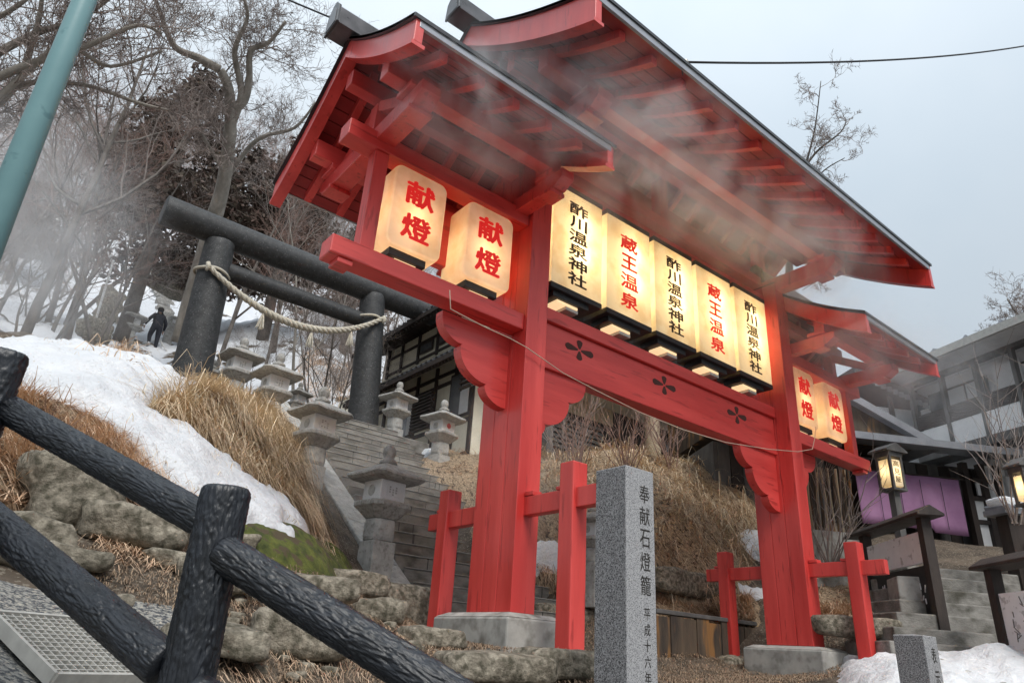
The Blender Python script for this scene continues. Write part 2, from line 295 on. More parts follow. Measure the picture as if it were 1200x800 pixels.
nx = np.concatenate([np.linspace(-300, -20, 12), np.linspace(-18, -2, 22), np.linspace(-1.8, 13, 150), np.linspace(13.3, 30, 45), np.linspace(32, 400, 20)])
ny = np.concatenate([np.linspace(-300, -10, 10), np.linspace(-9, 2, 18), np.linspace(2.1, 18, 160), np.linspace(18.4, 80, 90), np.linspace(83, 400, 20)])
v, f = grid(nx, ny, rough_h)
put(np_mesh('ground', v, f, GROUND), 'ground', kind='structure')
# gravel road surface
def gm():
    m = M('gravel', (.07, .075, .085), (.36, .35, .32), .8, 42, 2, c3=(.55, .50, .42), s3=55, t3=.60, bump=1, bscale=45, bdist=.03, lo=.42, hi=.58); return m
GRAVEL = gm()
v, f = grid(np.linspace(-4, 1.15, 60), np.linspace(-3, 4.45, 90), lambda X, Y: rough_h(X, Y)+.02+.0*X)
put(np_mesh('gravel_path', v, f, GRAVEL), 'gravel_path', kind='structure')
# ---------------------------------------------------------------- polygons laid on the terrain
def poly_px(pts, **k): return np.array([hit(*p)[:2] for p in pts])
def inside(P, x, y):
    r = np.zeros(x.shape, bool); n = len(P); j = n-1
    for i in range(n):
        xi, yi = P[i]; xj, yj = P[j]
        c = ((yi > y) != (yj > y)) & (x < (xj-xi)*(y-yi)/(yj-yi+1e-12)+xi); r ^= c; j = i
    return r
def sdist(P, x, y):
    d = np.full(x.shape, 1e9)
    for i in range(len(P)):
        a = P[i]; b = P[(i+1) % len(P)]; ab = b-a; t = np.clip(((x-a[0])*ab[0]+(y-a[1])*ab[1])/(ab@ab+1e-12), 0, 1)
        d = np.minimum(d, np.hypot(x-a[0]-t*ab[0], y-a[1]-t*ab[1]))
    return np.where(inside(P, x, y), d, -d)
def snow(P, thick, name='snow_patch', mat=None, res=.07, wob=.12, edge=.5, label=None, lump=.03):
    lo = P.min(0)-.3; hi = P.max(0)+.3; nxs = int(min(340, (hi[0]-lo[0])/res)+3); nys = int(min(340, (hi[1]-lo[1])/res)+3)
    X, Y = np.meshgrid(np.linspace(lo[0], hi[0], nxs), np.linspace(lo[1], hi[1], nys))
    d = sdist(P, X, Y); n1 = np.array([noise.fractal(Vector((a*2.2, b*2.2, 1)), 1, 2, 4) for a, b in zip(X.ravel(), Y.ravel())]).reshape(X.shape)
    n2 = np.array([noise.fractal(Vector((a*1.1, b*1.1, 7)), 1, 2, 3) for a, b in zip(X.ravel(), Y.ravel())]).reshape(X.shape)
    n3 = np.array([noise.fractal(Vector((a*6, b*6, 4)), 1, 2, 3) for a, b in zip(X.ravel(), Y.ravel())]).reshape(X.shape)
    d = d+n1*wob+n3*wob*.35; g = np.clip(d/edge, 0, 1); Z = H(X, Y)+np.where(d > 0, thick*np.sqrt(g*(2-g)), d*.8)+(n2*lump*1.6+n1*lump*.6+n3*lump*.35)*g+.03
    m = X.shape[1]; keep = []; dd = d
    for r in range(X.shape[0]-1):
        for c in range(m-1):
            if max(dd[r, c], dd[r+1, c], dd[r, c+1], dd[r+1, c+1]) > -.12: keep.append((r*m+c, r*m+c+1, (r+1)*m+c+1, (r+1)*m+c))
    me = np_mesh(name, np.stack([X.ravel(), Y.ravel(), Z.ravel()], 1), np.array(keep), mat or SNOW)
    bm = bmesh.new(); bm.from_mesh(me); bmesh.ops.delete(bm, geom=[q for q in bm.verts if not q.link_faces], context='VERTS'); bm.to_mesh(me); bm.free()
    return put(me, name, kind='structure')
bank = poly_px([(-60, 404), (0, 408), (60, 410), (130, 425), (190, 442), (228, 468), (200, 476), (166, 482), (188, 500), (215, 516), (250, 542), (275, 562), (300, 580), (335, 605), (358, 632), (330, 634), (290, 618), (240, 602), (200, 585), (165, 556), (150, 535), (132, 512), (80, 484), (30, 466), (-60, 462)])
snow(bank, .17, 'snow_bank', lump=.075, edge=.22, wob=.26, res=.045)
# ================================================================ THE RED GATE
XC, YR = 7.26, 5.86
gate = empty('shrine_gate', (XC, YR, 1.98), 0, 'tall red wooden shrine gate with tiered roofs and scalloped brackets', 'gate')
GO = Vector((XC, YR, 1.98))
def gpart(mb, name, mat, parent=None, bevel=.008, **k):
    base = Vector((0, 0, 0)) if parent else GO
    if not parent: mb.v = [(a-GO.x, b-GO.y, c-GO.z) for a, b, c in mb.v]
    else: mb.v = [(a-GO.x, b-GO.y, c-GO.z) for a, b, c in mb.v]
    return mb.build(name, mat, parent or gate, bevel, **k)
PXL, PXR = 4.42, 9.80
for x0 in (PXL, PXR):
    p = gpart(MB().box(x0+.012, x0+.288, 5.512, 6.208, 1.98, 7.72), 'pillar', DARKSEAM, bevel=0)
    for y0, y1 in ((5.5, 5.738), (5.742, 5.978), (5.982, 6.22)):
        gpart(MB().box(x0, x0+.30, y0, y1, 1.982, 7.7), 'board', RED, p)
# tie bars through the pillars and the small support posts
for x0 in (PXL+.06, PXR+.06):
    gpart(MB().box(x0+.035, x0+.145, 4.42, 7.28, 2.90, 3.09), 'tie_bar', RED)
    gpart(MB().box(x0+.03, x0+.15, 5.36, 5.49, 3.093, 3.14), 'wedge', RED)
    for y0 in (4.74, 6.84):
        gpart(MB().box(x0-.005, x0+.185, y0, y0+.19, 1.64 if y0 < 5 else 1.80, 3.34), 'support_post', RED, bevel=.012)
        gpart(MB().box(x0+.03, x0+.15, y0+.192, y0+.28, 3.093, 3.13), 'wedge', RED)
# main cross beam: bottom band, field and cap
gpart(MB().box(PXL+.302, PXR-.002, 5.77, 5.99, 4.72, 5.31), 'main_beam', REDX)
gpart(MB().box(PXL+.303, PXR-.003, 5.755, 6.005, 4.718, 4.94), 'beam_lower_board', REDX)
gpart(MB().box(PXL+.303, PXR-.003, 5.72, 6.04, 5.32, 5.49), 'beam_cap', REDX)
for cx in (5.50, 7.12, 8.80):
    m = MB()
    for a, ln in ((0, .235), (math.pi, .235), (math.pi/2, .13), (-math.pi/2, .13)):
        pts = []
        wdt = .045 if abs(math.sin(a)) < .5 else .05
        for t, q in ((.12, .25), (.55, .8), (.85, 1), (1, .55), (1.03, 0), (1, -.55), (.85, -1), (.55, -.8), (.12, -.25)):
            u, v_ = ln*t, wdt*q; pts.append((cx+u*math.cos(a)-v_*math.sin(a), 5.12+u*math.sin(a)+v_*math.cos(a)))
        m.prism(pts, 5.766, 5.78, 1)
    gpart(m, 'dark_cross_plate', PETAL, bevel=0)  # dark plates on the beam face, their colour stands for shade inside cut-outs
# scalloped brackets
BR = [(0, 0), (-.93, 0), (-.93, -.10), (-.88, -.2), (-.78, -.27), (-.65, -.29), (-.68, -.38), (-.64, -.5), (-.56, -.6), (-.44, -.65), (-.30, -.68), (-.28, -.77), (-.2, -.84), (-.08, -.87), (0, -.86)]
def smooth_poly(P):
    # three arcs bulging outward
    out = [(0, 0), (-.93, 0)]
    for (a, b) in (((-.93, -.04), (-.64, -.31)), ((-.66, -.33), (-.28, -.67)), ((-.30, -.69), (-.0, -.88))):
        cx_, cz_ = b[0], a[1]
        for k in range(9):
            t = math.pi/2*k/8; rx, rz = a[0]-cx_, b[1]-cz_
            out.append((cx_+rx*math.cos(t), cz_+rz*math.sin(t)))
    return out
SP = smooth_poly(BR)
for x, s, zt in ((PXL, 1, 4.955), (PXL+.30, -1, 4.716), (PXR, 1, 4.716), (PXR+.30, -1, 4.955)):
    m = MB(); pl = [(x+s*a, zt+b) for a, b in SP]
    if s < 0: pl = pl[::-1]
    m.prism(pl, 5.80, 5.93, 1); gpart(m, 'scalloped_bracket', REDX, bevel=0)
# outer sills, posts and plates carrying the lanterns either side
for s in (-1, 1):
    def X(a): return XC+s*(XC-a) if s > 0 else a
    def bx(a, b, *r): a, b = X(a), X(b); return MB().box(min(a, b), max(a, b), *r)
    gpart(bx(2.04, PXL-.002, 5.55, 5.80, 4.96, 5.16), 'outer_sill', REDX, bevel=.012)
    gpart(bx(2.14, 2.30, 5.575, 5.775, 4.90, 4.957), 'sill_nose', REDX)
    gpart(bx(2.34, 2.50, 5.60, 5.76, 5.162, 6.36), 'outer_post', RED)
    gpart(bx(2.00, PXL-.002, 5.57, 5.80, 6.36, 6.56), 'outer_plate', REDX)
    gpart(bx(2.55, PXL-.003, 5.98, 6.10, 5.6, 6.35), 'back_rail_board', REDX)
# plates joining the pillar heads
gpart(MB().box(PXL+.302, PXR-.002, 5.72, 6.0, 7.34, 7.52), 'head_plate', REDX)
gpart(MB().box(PXL-.5, PXR+.8, 5.74, 5.98, 7.722, 7.90), 'head_beam', REDX)
def zc(y, zr, ze, hs, k): u = abs(y-YR)/hs; return zr-(zr-ze)*((1+k)*u-k*u*u)
def roof(x0, x1, zr, ze, hs, k, thick, nraf, raf0, dep, purl, cap, gablex=.09, rw=.09, rh=.12):
    Z = lambda y: zc(y, zr, ze, hs, k); n = 24; ys = [YR-hs+2*hs*i/n for i in range(n+1)]
    top = [(y, Z(y)) for y in ys]
    def strip(a, b, y0, y1, xa, xb, nn=14):
        q = [y0+(y1-y0)*i/nn for i in range(nn+1)]
        return MB().prism([(y, Z(y)+a) for y in q]+[(y, Z(y)+b) for y in reversed(q)], xa, xb, 0)
    # soffit boards: laid along x, each one a board
    bn = 12
    deck = None
    for sgn in (-1, 1):
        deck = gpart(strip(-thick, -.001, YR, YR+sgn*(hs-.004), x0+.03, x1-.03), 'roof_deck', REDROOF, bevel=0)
        for i in range(1, bn):
            y = YR+sgn*hs*i/bn
            gpart(MB().box(x0+.10, x1-.10, y-.006, y+.006, Z(y)-thick-.006, Z(y)-thick+.004), 'board_joint', DARKSEAM, deck, bevel=0)
        gpart(strip(.001, .045, YR, YR+sgn*(hs+.05), x0-.05, x1+.05), 'roof_cover', COPPER, bevel=0)
        e = YR+sgn*hs; f0, f1 = sorted((e+sgn*.002, e+sgn*.035))
        gpart(MB().box(x0+.02, x1-.02, f0, f1, Z(e)-thick-.005, Z(e)-.002), 'eave_flashing', FLASH, bevel=.003)
    for xe, sg in ((x0, 1), (x1, -1)):
        for sgn in (-1, 1):
            q = [YR+sgn*(hs+.03)*i/14 for i in range(15)]
            xa, xb = sorted((xe-sg*.02, xe+sg*(gablex-.02)))
            bd = MB().prism([(y, Z(y)-.003) for y in q]+[(y, Z(y)-dep*(.92+.18*abs(y-YR)/hs)) for y in reversed(q)], xa, xb, 0)
            bo = gpart(bd, 'barge_board', RED, bevel=.006)
            xa, xb = sorted((xe-sg*.035, xe+sg*(gablex+.01)))
            gpart(MB().prism([(y, Z(y)-dep*(.92+.18*abs(y-YR)/hs)-.001) for y in q]+[(y, Z(y)-dep*(.92+.18*abs(y-YR)/hs)-.045) for y in reversed(q)], xa, xb, 0), 'bead', RED, bo, bevel=0)
            xa, xb = sorted((xe-sg*.05, xe+sg*.10))
            gpart(MB().prism([(y, Z(y)+.05) for y in q]+[(y, Z(y)-.0) for y in reversed(q)], xa, xb, 0), 'verge_flashing', COPPER, bevel=0)
    for i in range(nraf):
        x = raf0+i*(x1+x0-2*raf0)/(nraf-1)
        for sgn in (-1, 1):
            y1 = YR+sgn*(hs-.10)
            gpart(strip(-thick-rh, -thick-.001, YR+sgn*.08, y1, x-rw/2, x+rw/2, 10), 'rafter', RED, bevel=.004)
    for (yo, pw, ph, xin) in purl:
        for sgn in ((-1, 1) if yo else (1,)):
            y = YR+sgn*yo; zt = Z(y)-thick-rh-.003-.02
            if yo == 0: zt = Z(.25+YR)-thick-rh-.02
            gpart(MB().box(x0+xin, x1-xin, y-pw/2, y+pw/2, zt-ph, zt), 'purlin', REDX, bevel=.008)
    # ridge casing with five-sided ends
    zr0 = zr+.04; hw = .15
    pf = [(YR-hw, zr0-.05), (YR-hw*.85, zr0+.20), (YR-hw*.25, zr0+.31), (YR+hw*.25, zr0+.31), (YR+hw*.85, zr0+.20), (YR+hw, zr0-.05)]
    r = gpart(MB().prism(pf, x0-cap, x1+cap, 0), 'ridge_casing', CAPM, bevel=.006)
    for xe, sg in ((x0-cap, -1), (x1+cap, 1)):
        a, b = sorted((xe+sg*.001, xe+sg*.03)); gpart(MB().prism([(YR+(y-YR)*1.12, zr0+(z-zr0)*1.08) for y, z in pf], a, b, 0), 'end_rim', COPPER, r, bevel=.004)
        gpart(MB().prism([(YR+(y-YR)*.8, zr0+.01+(z-zr0)*.8) for y, z in pf], *sorted((xe+sg*.031, xe+sg*.036)), 0), 'end_plate', CAPM, r, bevel=0)
    return Z
ZM = roof(3.48, 2*XC-3.48, 9.22, 7.74, 2.32, .30, .11, 14, 3.97+.02, .34, [(1.10, .17, .26, .36), (.42, .15, .26, .38)], .30)
ZS = roof(1.94, 4.44, 7.82, 6.76, 1.62, .30, .09, 5, 2.31, .24, [(.84, .17, .22, .10), (0, .15, .20, .06)], .24)
ZS2 = roof(2*XC-4.44, 2*XC-1.94, 7.82, 6.76, 1.62, .30, .09, 5, 2*XC-4.44+.37, .24, [(.84, .17, .22, .10), (0, .15, .20, .06)], .24)
# cross arms with stacked bearing blocks and king posts
def arm(x, y0, y1, zt, w=.20, hgt=.20, dep=.14):
    a = gpart(MB().prism([(y0, zt), (y0, zt-hgt*.55), (y0+.14, zt-hgt), (y1-.14, zt-hgt), (y1, zt-hgt*.55), (y1, zt)], x-w/2, x+w/2, 0), 'cross_arm', RED)
    for yy in (y0+.28, y1-.28):
        gpart(MB().box(x-w*.75, x+w*.75, yy-.15, yy+.15, zt+.002, zt+.06), 'bearing_block', RED, a)
        gpart(MB().box(x-w*.62, x+w*.62, yy-.11, yy+.11, zt-hgt-.05, zt-hgt-.001), 'bearing_block', RED, a)
for x in (2.42, 2*XC-2.42): arm(x, YR-1.16, YR+1.16, ZS(YR-.84)-.09-.12-.03-.22-.07, .22, .20)
for x in (PXL+.15, PXR+.15): arm(x, YR-1.42, YR+1.42, ZM(YR-1.10)-.11-.12-.03-.26-.07, .24, .24)
for x in (PXL-.12, PXR+.42): arm(x, YR-1.10, YR+1.10, ZS(YR-.84)-.09-.12-.03-.22-.07, .18, .18)
for x in (2.42, 2*XC-2.42): gpart(MB().box(x-.08, x+.08, YR-.08, YR+.08, 6.56, 7.12), 'king_post', RED)
for x in (PXL+.15, PXR+.15, XC): gpart(MB().box(x-.09, x+.09, YR-.09, YR+.09, 7.904, 8.66), 'king_post', RED)
for s in (-1, 1):
    x = XC+s*(XC-2.42)
    gpart(MB().bar((x, YR-.9, 6.62), (x, YR-.05, 7.1), .12, .13), 'gable_strut', RED)
    gpart(MB().bar((x, YR+.9, 6.62), (x, YR+.05, 7.1), .12, .13), 'gable_strut', RED)
    gpart(MB().box(*sorted((XC+s*(XC-2.1), XC+s*(XC-4.3))), YR-.07, YR+.07, 6.60, 6.76), 'upper_plate', REDX)
# small metal tag on the left soffit
# plinths
def rock_like(name, v, mat, label, cat, **k): pass
for i, (x0, x1, y0, y1, z0, lab) in enumerate([(4.20, 4.94, 5.26, 6.48, .9, 'grey concrete plinth under the left pillar of the red gate'), (9.58, 10.34, 5.26, 6.48, .9, 'grey concrete plinth under the right pillar of the red gate')]):
    o = empty('concrete_plinth', ((x0+x1)/2, (y0+y1)/2, z0), 0, lab, 'plinth', 'concrete plinths of the gate')
    cx, cy = (x0+x1)/2, (y0+y1)/2
    MB().box(x0-cx, x1-cx, y0-cy, y1-cy, 0, 1.93-z0-.002).build('block', CONC, o, .02)
    MB().box(x0-cx+.01, x1-cx-.01, y0-cy+.01, y1-cy-.01, 1.93-z0, 1.975-z0, .10, .10).build('cap', CONC, o, .015)
def slab(x0, x1, y0, y1, z0, z1, mat, name, label, cat, group=None, seed=0, rz=0, amp=.03):
    bm = bmesh.new(); bmesh.ops.create_cube(bm, size=1); bmesh.ops.subdivide_edges(bm, edges=bm.edges, cuts=5, use_grid_fill=True)
    sx, sy, sz = x1-x0, y1-y0, z1-z0
    for v_ in bm.verts:
        c = v_.co; r = .5*.86; 
        q = Vector((c.x*2, c.y*2, c.z*2)); k = q.length; q2 = Vector([math.copysign(abs(t)**.8, t) for t in q])
        m = max(abs(t) for t in q); L_ = (abs(q.x)**6+abs(q.y)**6+abs(q.z)**6)**(1/6); q = q*(m/L_ if L_ else 1)
        p = Vector((q.x*sx/2, q.y*sy/2, q.z*sz/2)); nn = noise.fractal(p*4+Vector((seed*3.1, seed, 0)), 1, 2, 4)
        v_.co = p+p.normalized()*nn*amp*1.6
    me = bpy.data.meshes.new(name); bm.to_mesh(me); bm.free(); me.materials.append(mat); me.polygons.foreach_set('use_smooth', [True]*len(me.polygons))
    o = bpy.data.objects.new(name, me); C.objects.link(o); o.location = ((x0+x1)/2, (y0+y1)/2, (z0+z1)/2); o.rotation_euler = (0, 0, rz)
    return tag(o, label, cat, group)
slab(4.24, 4.90, 4.58, 5.12, 1.2, 1.66, ROCK, 'footing_stone', 'rough footing stone under the near left support post', 'stone', 'footing stones of the gate', 1)
slab(4.24, 4.90, 6.70, 7.20, 1.3, 1.82, ROCK, 'footing_stone', 'rough footing stone under the far left support post', 'stone', 'footing stones of the gate', 2)
slab(9.60, 10.30, 4.55, 5.12, 1.2, 1.66, ROCK, 'footing_stone', 'rough footing stone under the near right support post', 'stone', 'footing stones of the gate', 3)
slab(9.55, 10.30, 6.68, 7.25, 1.3, 1.82, ROCK, 'footing_stone', 'flat footing stone under the far right support post', 'stone', 'footing stones of the gate', 4)
# ---------------------------------------------------------------- lettering
_gc = {}
def glyph(ch, bold=.03):
    if (ch, bold) in _gc: return _gc[(ch, bold)]
    cu = bpy.data.curves.new('glyph', 'FONT'); cu.body = ch; cu.size = 1;  cu.resolution_u = 2; cu.fill_mode = 'FRONT' if False else 'BOTH'
    cu.extrude = .012
    o = bpy.data.objects.new('glyph', cu); C.objects.link(o); dg = bpy.context.evaluated_depsgraph_get(); dg.update()
    me = bpy.data.meshes.new_from_object(o.evaluated_get(dg)); v = np.array([q.co[:] for q in me.vertices]); f = [tuple(p.vertices) for p in me.polygons]
    bpy.data.objects.remove(o); bpy.data.curves.remove(cu); bpy.data.meshes.remove(me)
    if len(v):
        lo, hi = v.min(0), v.max(0); v[:, 0] = (v[:, 0]-(lo[0]+hi[0])/2)/(hi[0]-lo[0]); v[:, 1] = (v[:, 1]-(lo[1]+hi[1])/2)/(hi[1]-lo[1])
        v[:, 2] = (v[:, 2]-lo[2])/(hi[2]-lo[2]+1e-9)
    _gc[(ch, bold)] = (v, f); return v, f
def lettering(chars, cx, y, ztop, w, hc, pitch, mat, parent, bold=.03, th=.004, hs=None):
    """vertical column of characters standing on a face that looks along -y; bold strokes are staggered copies"""
    z = ztop
    for ch in chars:
        v, f = glyph(ch, 0); hh = hc; ww = w*(.92 if ch in '王川' else 1); m = MB(); b_ = max(bold, 0)*w
        if ch == '二': hh = hc*.55; 
        sh = [(0, 0)] if b_ == 0 else [(0, 0), (-b_, 0), (b_, 0), (0, -b_*.7), (0, b_*.7), (b_*.7, b_*.5), (-b_*.7, -b_*.5)]
        for q, (dx, dz) in enumerate(sh): m.add([(cx+a*ww*(1-2*b_/ww)+dx, y-c*th-q*.00035, z-hc/2+b*hh*(1-1.4*b_/hh)+dz) for a, b, c in v], f)
        m.build('character', mat, parent); z -= pitch
# ---------------------------------------------------------------- lanterns
def bulb_light(parent, loc, e, r=.09, col=(1, .74, .40)):
    l = bpy.data.lights.new('bulb_light', 'POINT'); l.energy = e; l.color = col; l.shadow_soft_size = r
    o = bpy.data.objects.new('bulb_light', l); C.objects.link(o); o.parent = parent; o.location = loc; return o
def rrect(x0, x1, z0, z1, r, n=6):
    P = []
    for cx, cz, a0 in ((x1-r, z1-r, 0), (x0+r, z1-r, 90), (x0+r, z0+r, 180), (x1-r, z0+r, 270)):
        for k in range(n+1): a = math.radians(a0+90*k/n); P.append((cx+r*math.cos(a), cz+r*math.sin(a)))
    return P[::-1]
def round_lantern(x, y, zb, w, hgt, d, label):
    o = empty('paper_lantern', (x, y, zb), 0, label, 'lantern', 'white offering lanterns with red characters')
    secs = [rrect(-w/2, w/2, 0, hgt, .10)]; ins = rrect(-w/2+.025, w/2-.025, .025, hgt-.025, .08)
    m = MB(); n = len(ins)
    rings = [(ins, 0), (rrect(-w/2+.006, w/2-.006, .006, hgt-.006, .095), .012), (secs[0], .035), (secs[0], d-.035), (rrect(-w/2+.006, w/2-.006, .006, hgt-.006, .095), d-.012), (ins, d)]
    vs = [(p[0], yy, p[1]) for r_, yy in rings for p in r_]
    fs = [tuple(range(n))[::-1], tuple(range(5*n, 6*n))]+[(i*n+j, i*n+(j+1) % n, (i+1)*n+(j+1) % n, (i+1)*n+j) for i in range(5) for j in range(n)]
    m.add(vs, fs); sh = m.build('paper_shade', PAPER, o, smooth=False)
    MB().box(-w*.33, w*.33, .10, d-.10, hgt+.002, hgt+.07).build('top_frame', BLACK, o, .004)
    bf = MB().box(-w*.36, w*.30, .06, d-.06, -.085, -.002).build('bottom_frame', BLACK, o, .004)
    MB().box(-w*.22, w*.16, .10, d-.12, -.125, -.087).build('lamp_pane', PANEL, bf)
    MB().lathe([(.02, hgt*.36), (.055, hgt*.40), (.065, hgt*.48), (.04, hgt*.55), (.02, hgt*.6)], 10).build('bulb', BULB, o).location = (0, d/2, 0)
    lettering('献燈', .0, -.004, hgt*.86, w*.54, hgt*.31, hgt*.42, REDINK, o, .035)
    bulb_light(o, (0.0, d*.45, hgt*.42), 8, .10)
    return o
def box_lantern(x, y, zb, w, hgt, d, text, red, label):
    o = empty('box_lantern', (x, y, zb), 0, label, 'lantern', 'tall box lanterns between the gate pillars')
    m = MB().box(-w/2, w/2, 0, d, 0, hgt); m.build('acrylic_shade', PAPERB, o)
    f = MB().box(-w/2-.006, w/2+.006, -.006, d+.006, -.075, -.002).build('bottom_frame', BLACK, o, .004)
    MB().box(-w*.40, w*.30, .05, d-.05, -.15, -.077).build('lamp_box', BLACK, f, .004)
    MB().box(-w*.28, w*.12, .09, d-.12, -.185, -.152).build('lamp_pane', PANEL, f)
    MB().box(-w*.1, w*.14, .10, d-.10, -.23, -.187).build('conduit', GALV, f)
    MB().box(-w/2-.006, w/2+.006, -.006, d+.006, hgt+.002, hgt+.075).build('top_frame', BLACK, o, .004)
    MB().box(-w*.32, w*.36, .03, .09, hgt+.078, hgt+.12).build('hanger_plate', RED, o, .003)
    n = len(text)
    if n == 6: lettering(text, .0, -.002, hgt*.905, w*.38, hgt*.128, hgt*.144, BLKINK, o, .020)
    else: lettering(text, .0, -.002, hgt*.86, w*.40, hgt*.16, hgt*.205, REDINK, o, .024)
    MB().tube([(0, d*.5, hgt*.1), (0, d*.5, hgt*.9)], .02, 8).build('tube_lamp', BULB, o)
    bulb_light(o, (.06, d*.4, hgt*.42), 8.5, .08); bulb_light(o, (.1, d*.4, hgt*.72), 5, .06)
    return o
LAB = ['tall lantern with black characters, leftmost in the row of five, against the left red pillar', 'tall lantern with red characters, second from the left pillar in the row of five', 'tall lantern with black characters in the middle of the row of five', 'tall lantern with red characters, nearer the right pillar, fourth in the row of five', 'tall lantern with black characters, last in the row, against the right red pillar']
for i in range(5):
    box_lantern(5.29+i*.973, 5.62, 5.80, .87, 1.46, .42, '酢川温泉神社' if i % 2 == 0 else '蔵王温泉', i % 2, LAB[i])
for x, lab in ((2.94, 'rounded lantern with red characters at the far left end, beside the thin outer post'), (3.90, 'rounded lantern with red characters just left of the left big pillar'),
               (2*XC-3.90, 'rounded lantern with red characters just right of the right big pillar, half hidden by it'), (2*XC-2.94, 'rounded lantern with red characters at the far right end of the gate')):
    round_lantern(x, 5.62, 5.36, .67, 1.0, .46, lab)
# ================================================================ STONE STAIRS
st = empty('stone_stairs', (6.25, 7.9, 1.98), 0, 'wide flight of dark worn stone steps climbing behind the gate', 'stairs')
RISE, RUN, NS = .20, .305, 21
for i in range(NS):
    z = .02+i*RISE; y = i*RUN; j = rng.normal(0, .008)
    s = MB().box(-1.27, 1.35, y+j, y+RUN+.12, z-.06, z+RISE+rng.normal(0, .006)).build('step', STEP, st, .018)
    for jx in sorted(rng.uniform(-1.1, 1.2, 3)): MB().box(jx-.006, jx+.006, y+j-.003, y+j+.02, z+.01, z+RISE-.005).build('joint', BLACK, s)
    MB().box(-1.265, 1.345, y+j-.012, y+j+.06, z+RISE-.002, z+RISE+.012+rng.normal(0, .003)).build('worn_edge', STEPE, s, .005)
def zs(y): return 1.98+(y-7.9)*RISE/RUN          # height of the flight at depth y
cb = empty('stone_curb', (4.75, 8.0, 2.0), 0, 'sloping pale stone curb along the left edge of the stairs', 'curb')
for i in range(7):
    y0 = 7.7+i*.94; y1 = y0+.932
    MB().add([(a-4.75, b-8.0, c-2.0) for a, b, c in [(4.52, y0, zs(y0)-.6), (4.97, y0, zs(y0)-.6), (4.97, y1, zs(y1)-.6), (4.52, y1, zs(y1)-.6), (4.52, y0, zs(y0)+.22), (4.97, y0, zs(y0)+.16), (4.97, y1, zs(y1)+.16), (4.52, y1, zs(y1)+.22)]],
             [(3, 2, 1, 0), (4, 5, 6, 7), (0, 1, 5, 4), (1, 2, 6, 5), (2, 3, 7, 6), (3, 0, 4, 7)]).build('curb_stone', STONE, cb, .02)
slab(4.0, 5.0, 7.35, 7.85, 1.5, 2.30, ROCK, 'mossy_block', 'moss stained stone block at the foot of the stair curb', 'stone', None, 5, amp=.02)
# landing in front of the torii
MB().box(3.0, 8.6, 14.2, 19, 5.2, 6.19).build('stone_landing', STEP, None, .03, kind='structure')
# ================================================================ DARK TORII
TY = 15.6; tor = empty('torii_gate', (5.3, TY, 6.2), 0, 'dark log torii gate at the top of the stone stairs', 'torii')
def tp(p): return (p[0]-5.3, p[1]-TY, p[2]-6.2)
tl = pt(258, 285, TY); tr = pt(437, 347, TY); bl = (pt(222, 462, TY)[0]-.05, TY, 6.15); br = (pt(424, 515, TY)[0]-.0, TY, 6.1)
def log(name, a, b, r0, r1, mat, parent, n=28, seg=30, rough_=.012, conv=tp, bz=0, fr=5, twist=0, round_=.02):
    a = Vector(a); b = Vector(b); L_ = (b-a).length; d = (b-a).normalized(); o = bpy.data.objects.new(name, None)
    vs = []; ks = [0, round_*.35, round_]+[round_+(L_-2*round_)*i/seg for i in range(1, seg)]+[L_-round_, L_-round_*.35, L_]
    m = MB()
    for k, t in enumerate(ks):
        e = min(t, L_-t); sh = 1 if e >= round_ else .90+.10*math.sqrt(max(0, 1-(1-e/round_)**2))
        r = (r0+(r1-r0)*t/L_)*sh
        for j in range(n):
            an = 2*math.pi*j/n; q = Vector((math.cos(an)*fr*.22, math.sin(an)*fr*.22, t*fr*.45))
            rr = r
            if rough_: 
                if fr > 20:
                    q = Vector((math.cos(an)*4.4+7.7*bz, math.sin(an)*4.4, t*15)); q += noise.noise_vector(q*.6)*.9; u = noise.noise(q*1.35); u2 = noise.noise(q*2.9); rr += ((1-2.6*abs(u))*1.15+(1-2*abs(u2))*.75+noise.noise(Vector((math.cos(an), math.sin(an), t*4)))*.6)*rough_*.62
                else: rr += noise.fractal(q*4+Vector((7.7*bz, 0, 0)), 1, 2, 4)*rough_
            vs.append((math.cos(an)*rr, math.sin(an)*rr, t))
    k = len(ks); fs = [(i*n+j, i*n+(j+1) % n, (i+1)*n+(j+1) % n, (i+1)*n+j) for i in range(k-1) for j in range(n)]
    fs += [tuple(range(n))[::-1], tuple(range((k-1)*n, k*n))]
    o = m.add(vs, fs).build(name, mat, parent, smooth=True)
    o.location = conv(tuple(a)) if conv else a; o.rotation_euler = d.to_track_quat('Z', 'Y').to_euler(); return o
log('post', bl, tl, .43, .335, TORI, tor, rough_=.006)
log('post', br, tr, .40, .33, TORI, tor, rough_=.006)
ka = pt(182, 250, TY); dk = np.array([1, 0, 0]); kz = tl[2]+.30
log('top_beam', (pt(190, 250, TY)[0], TY, kz), (9.1, TY, kz-.05), .35, .31, TORI, tor, rough_=.006)
nz_ = pt(355, 350, TY)[2]
log('tie_beam', (tl[0]-.0, TY, nz_), (tr[0]+.0, TY, nz_), .22, .20, TORI, tor, rough_=.004)
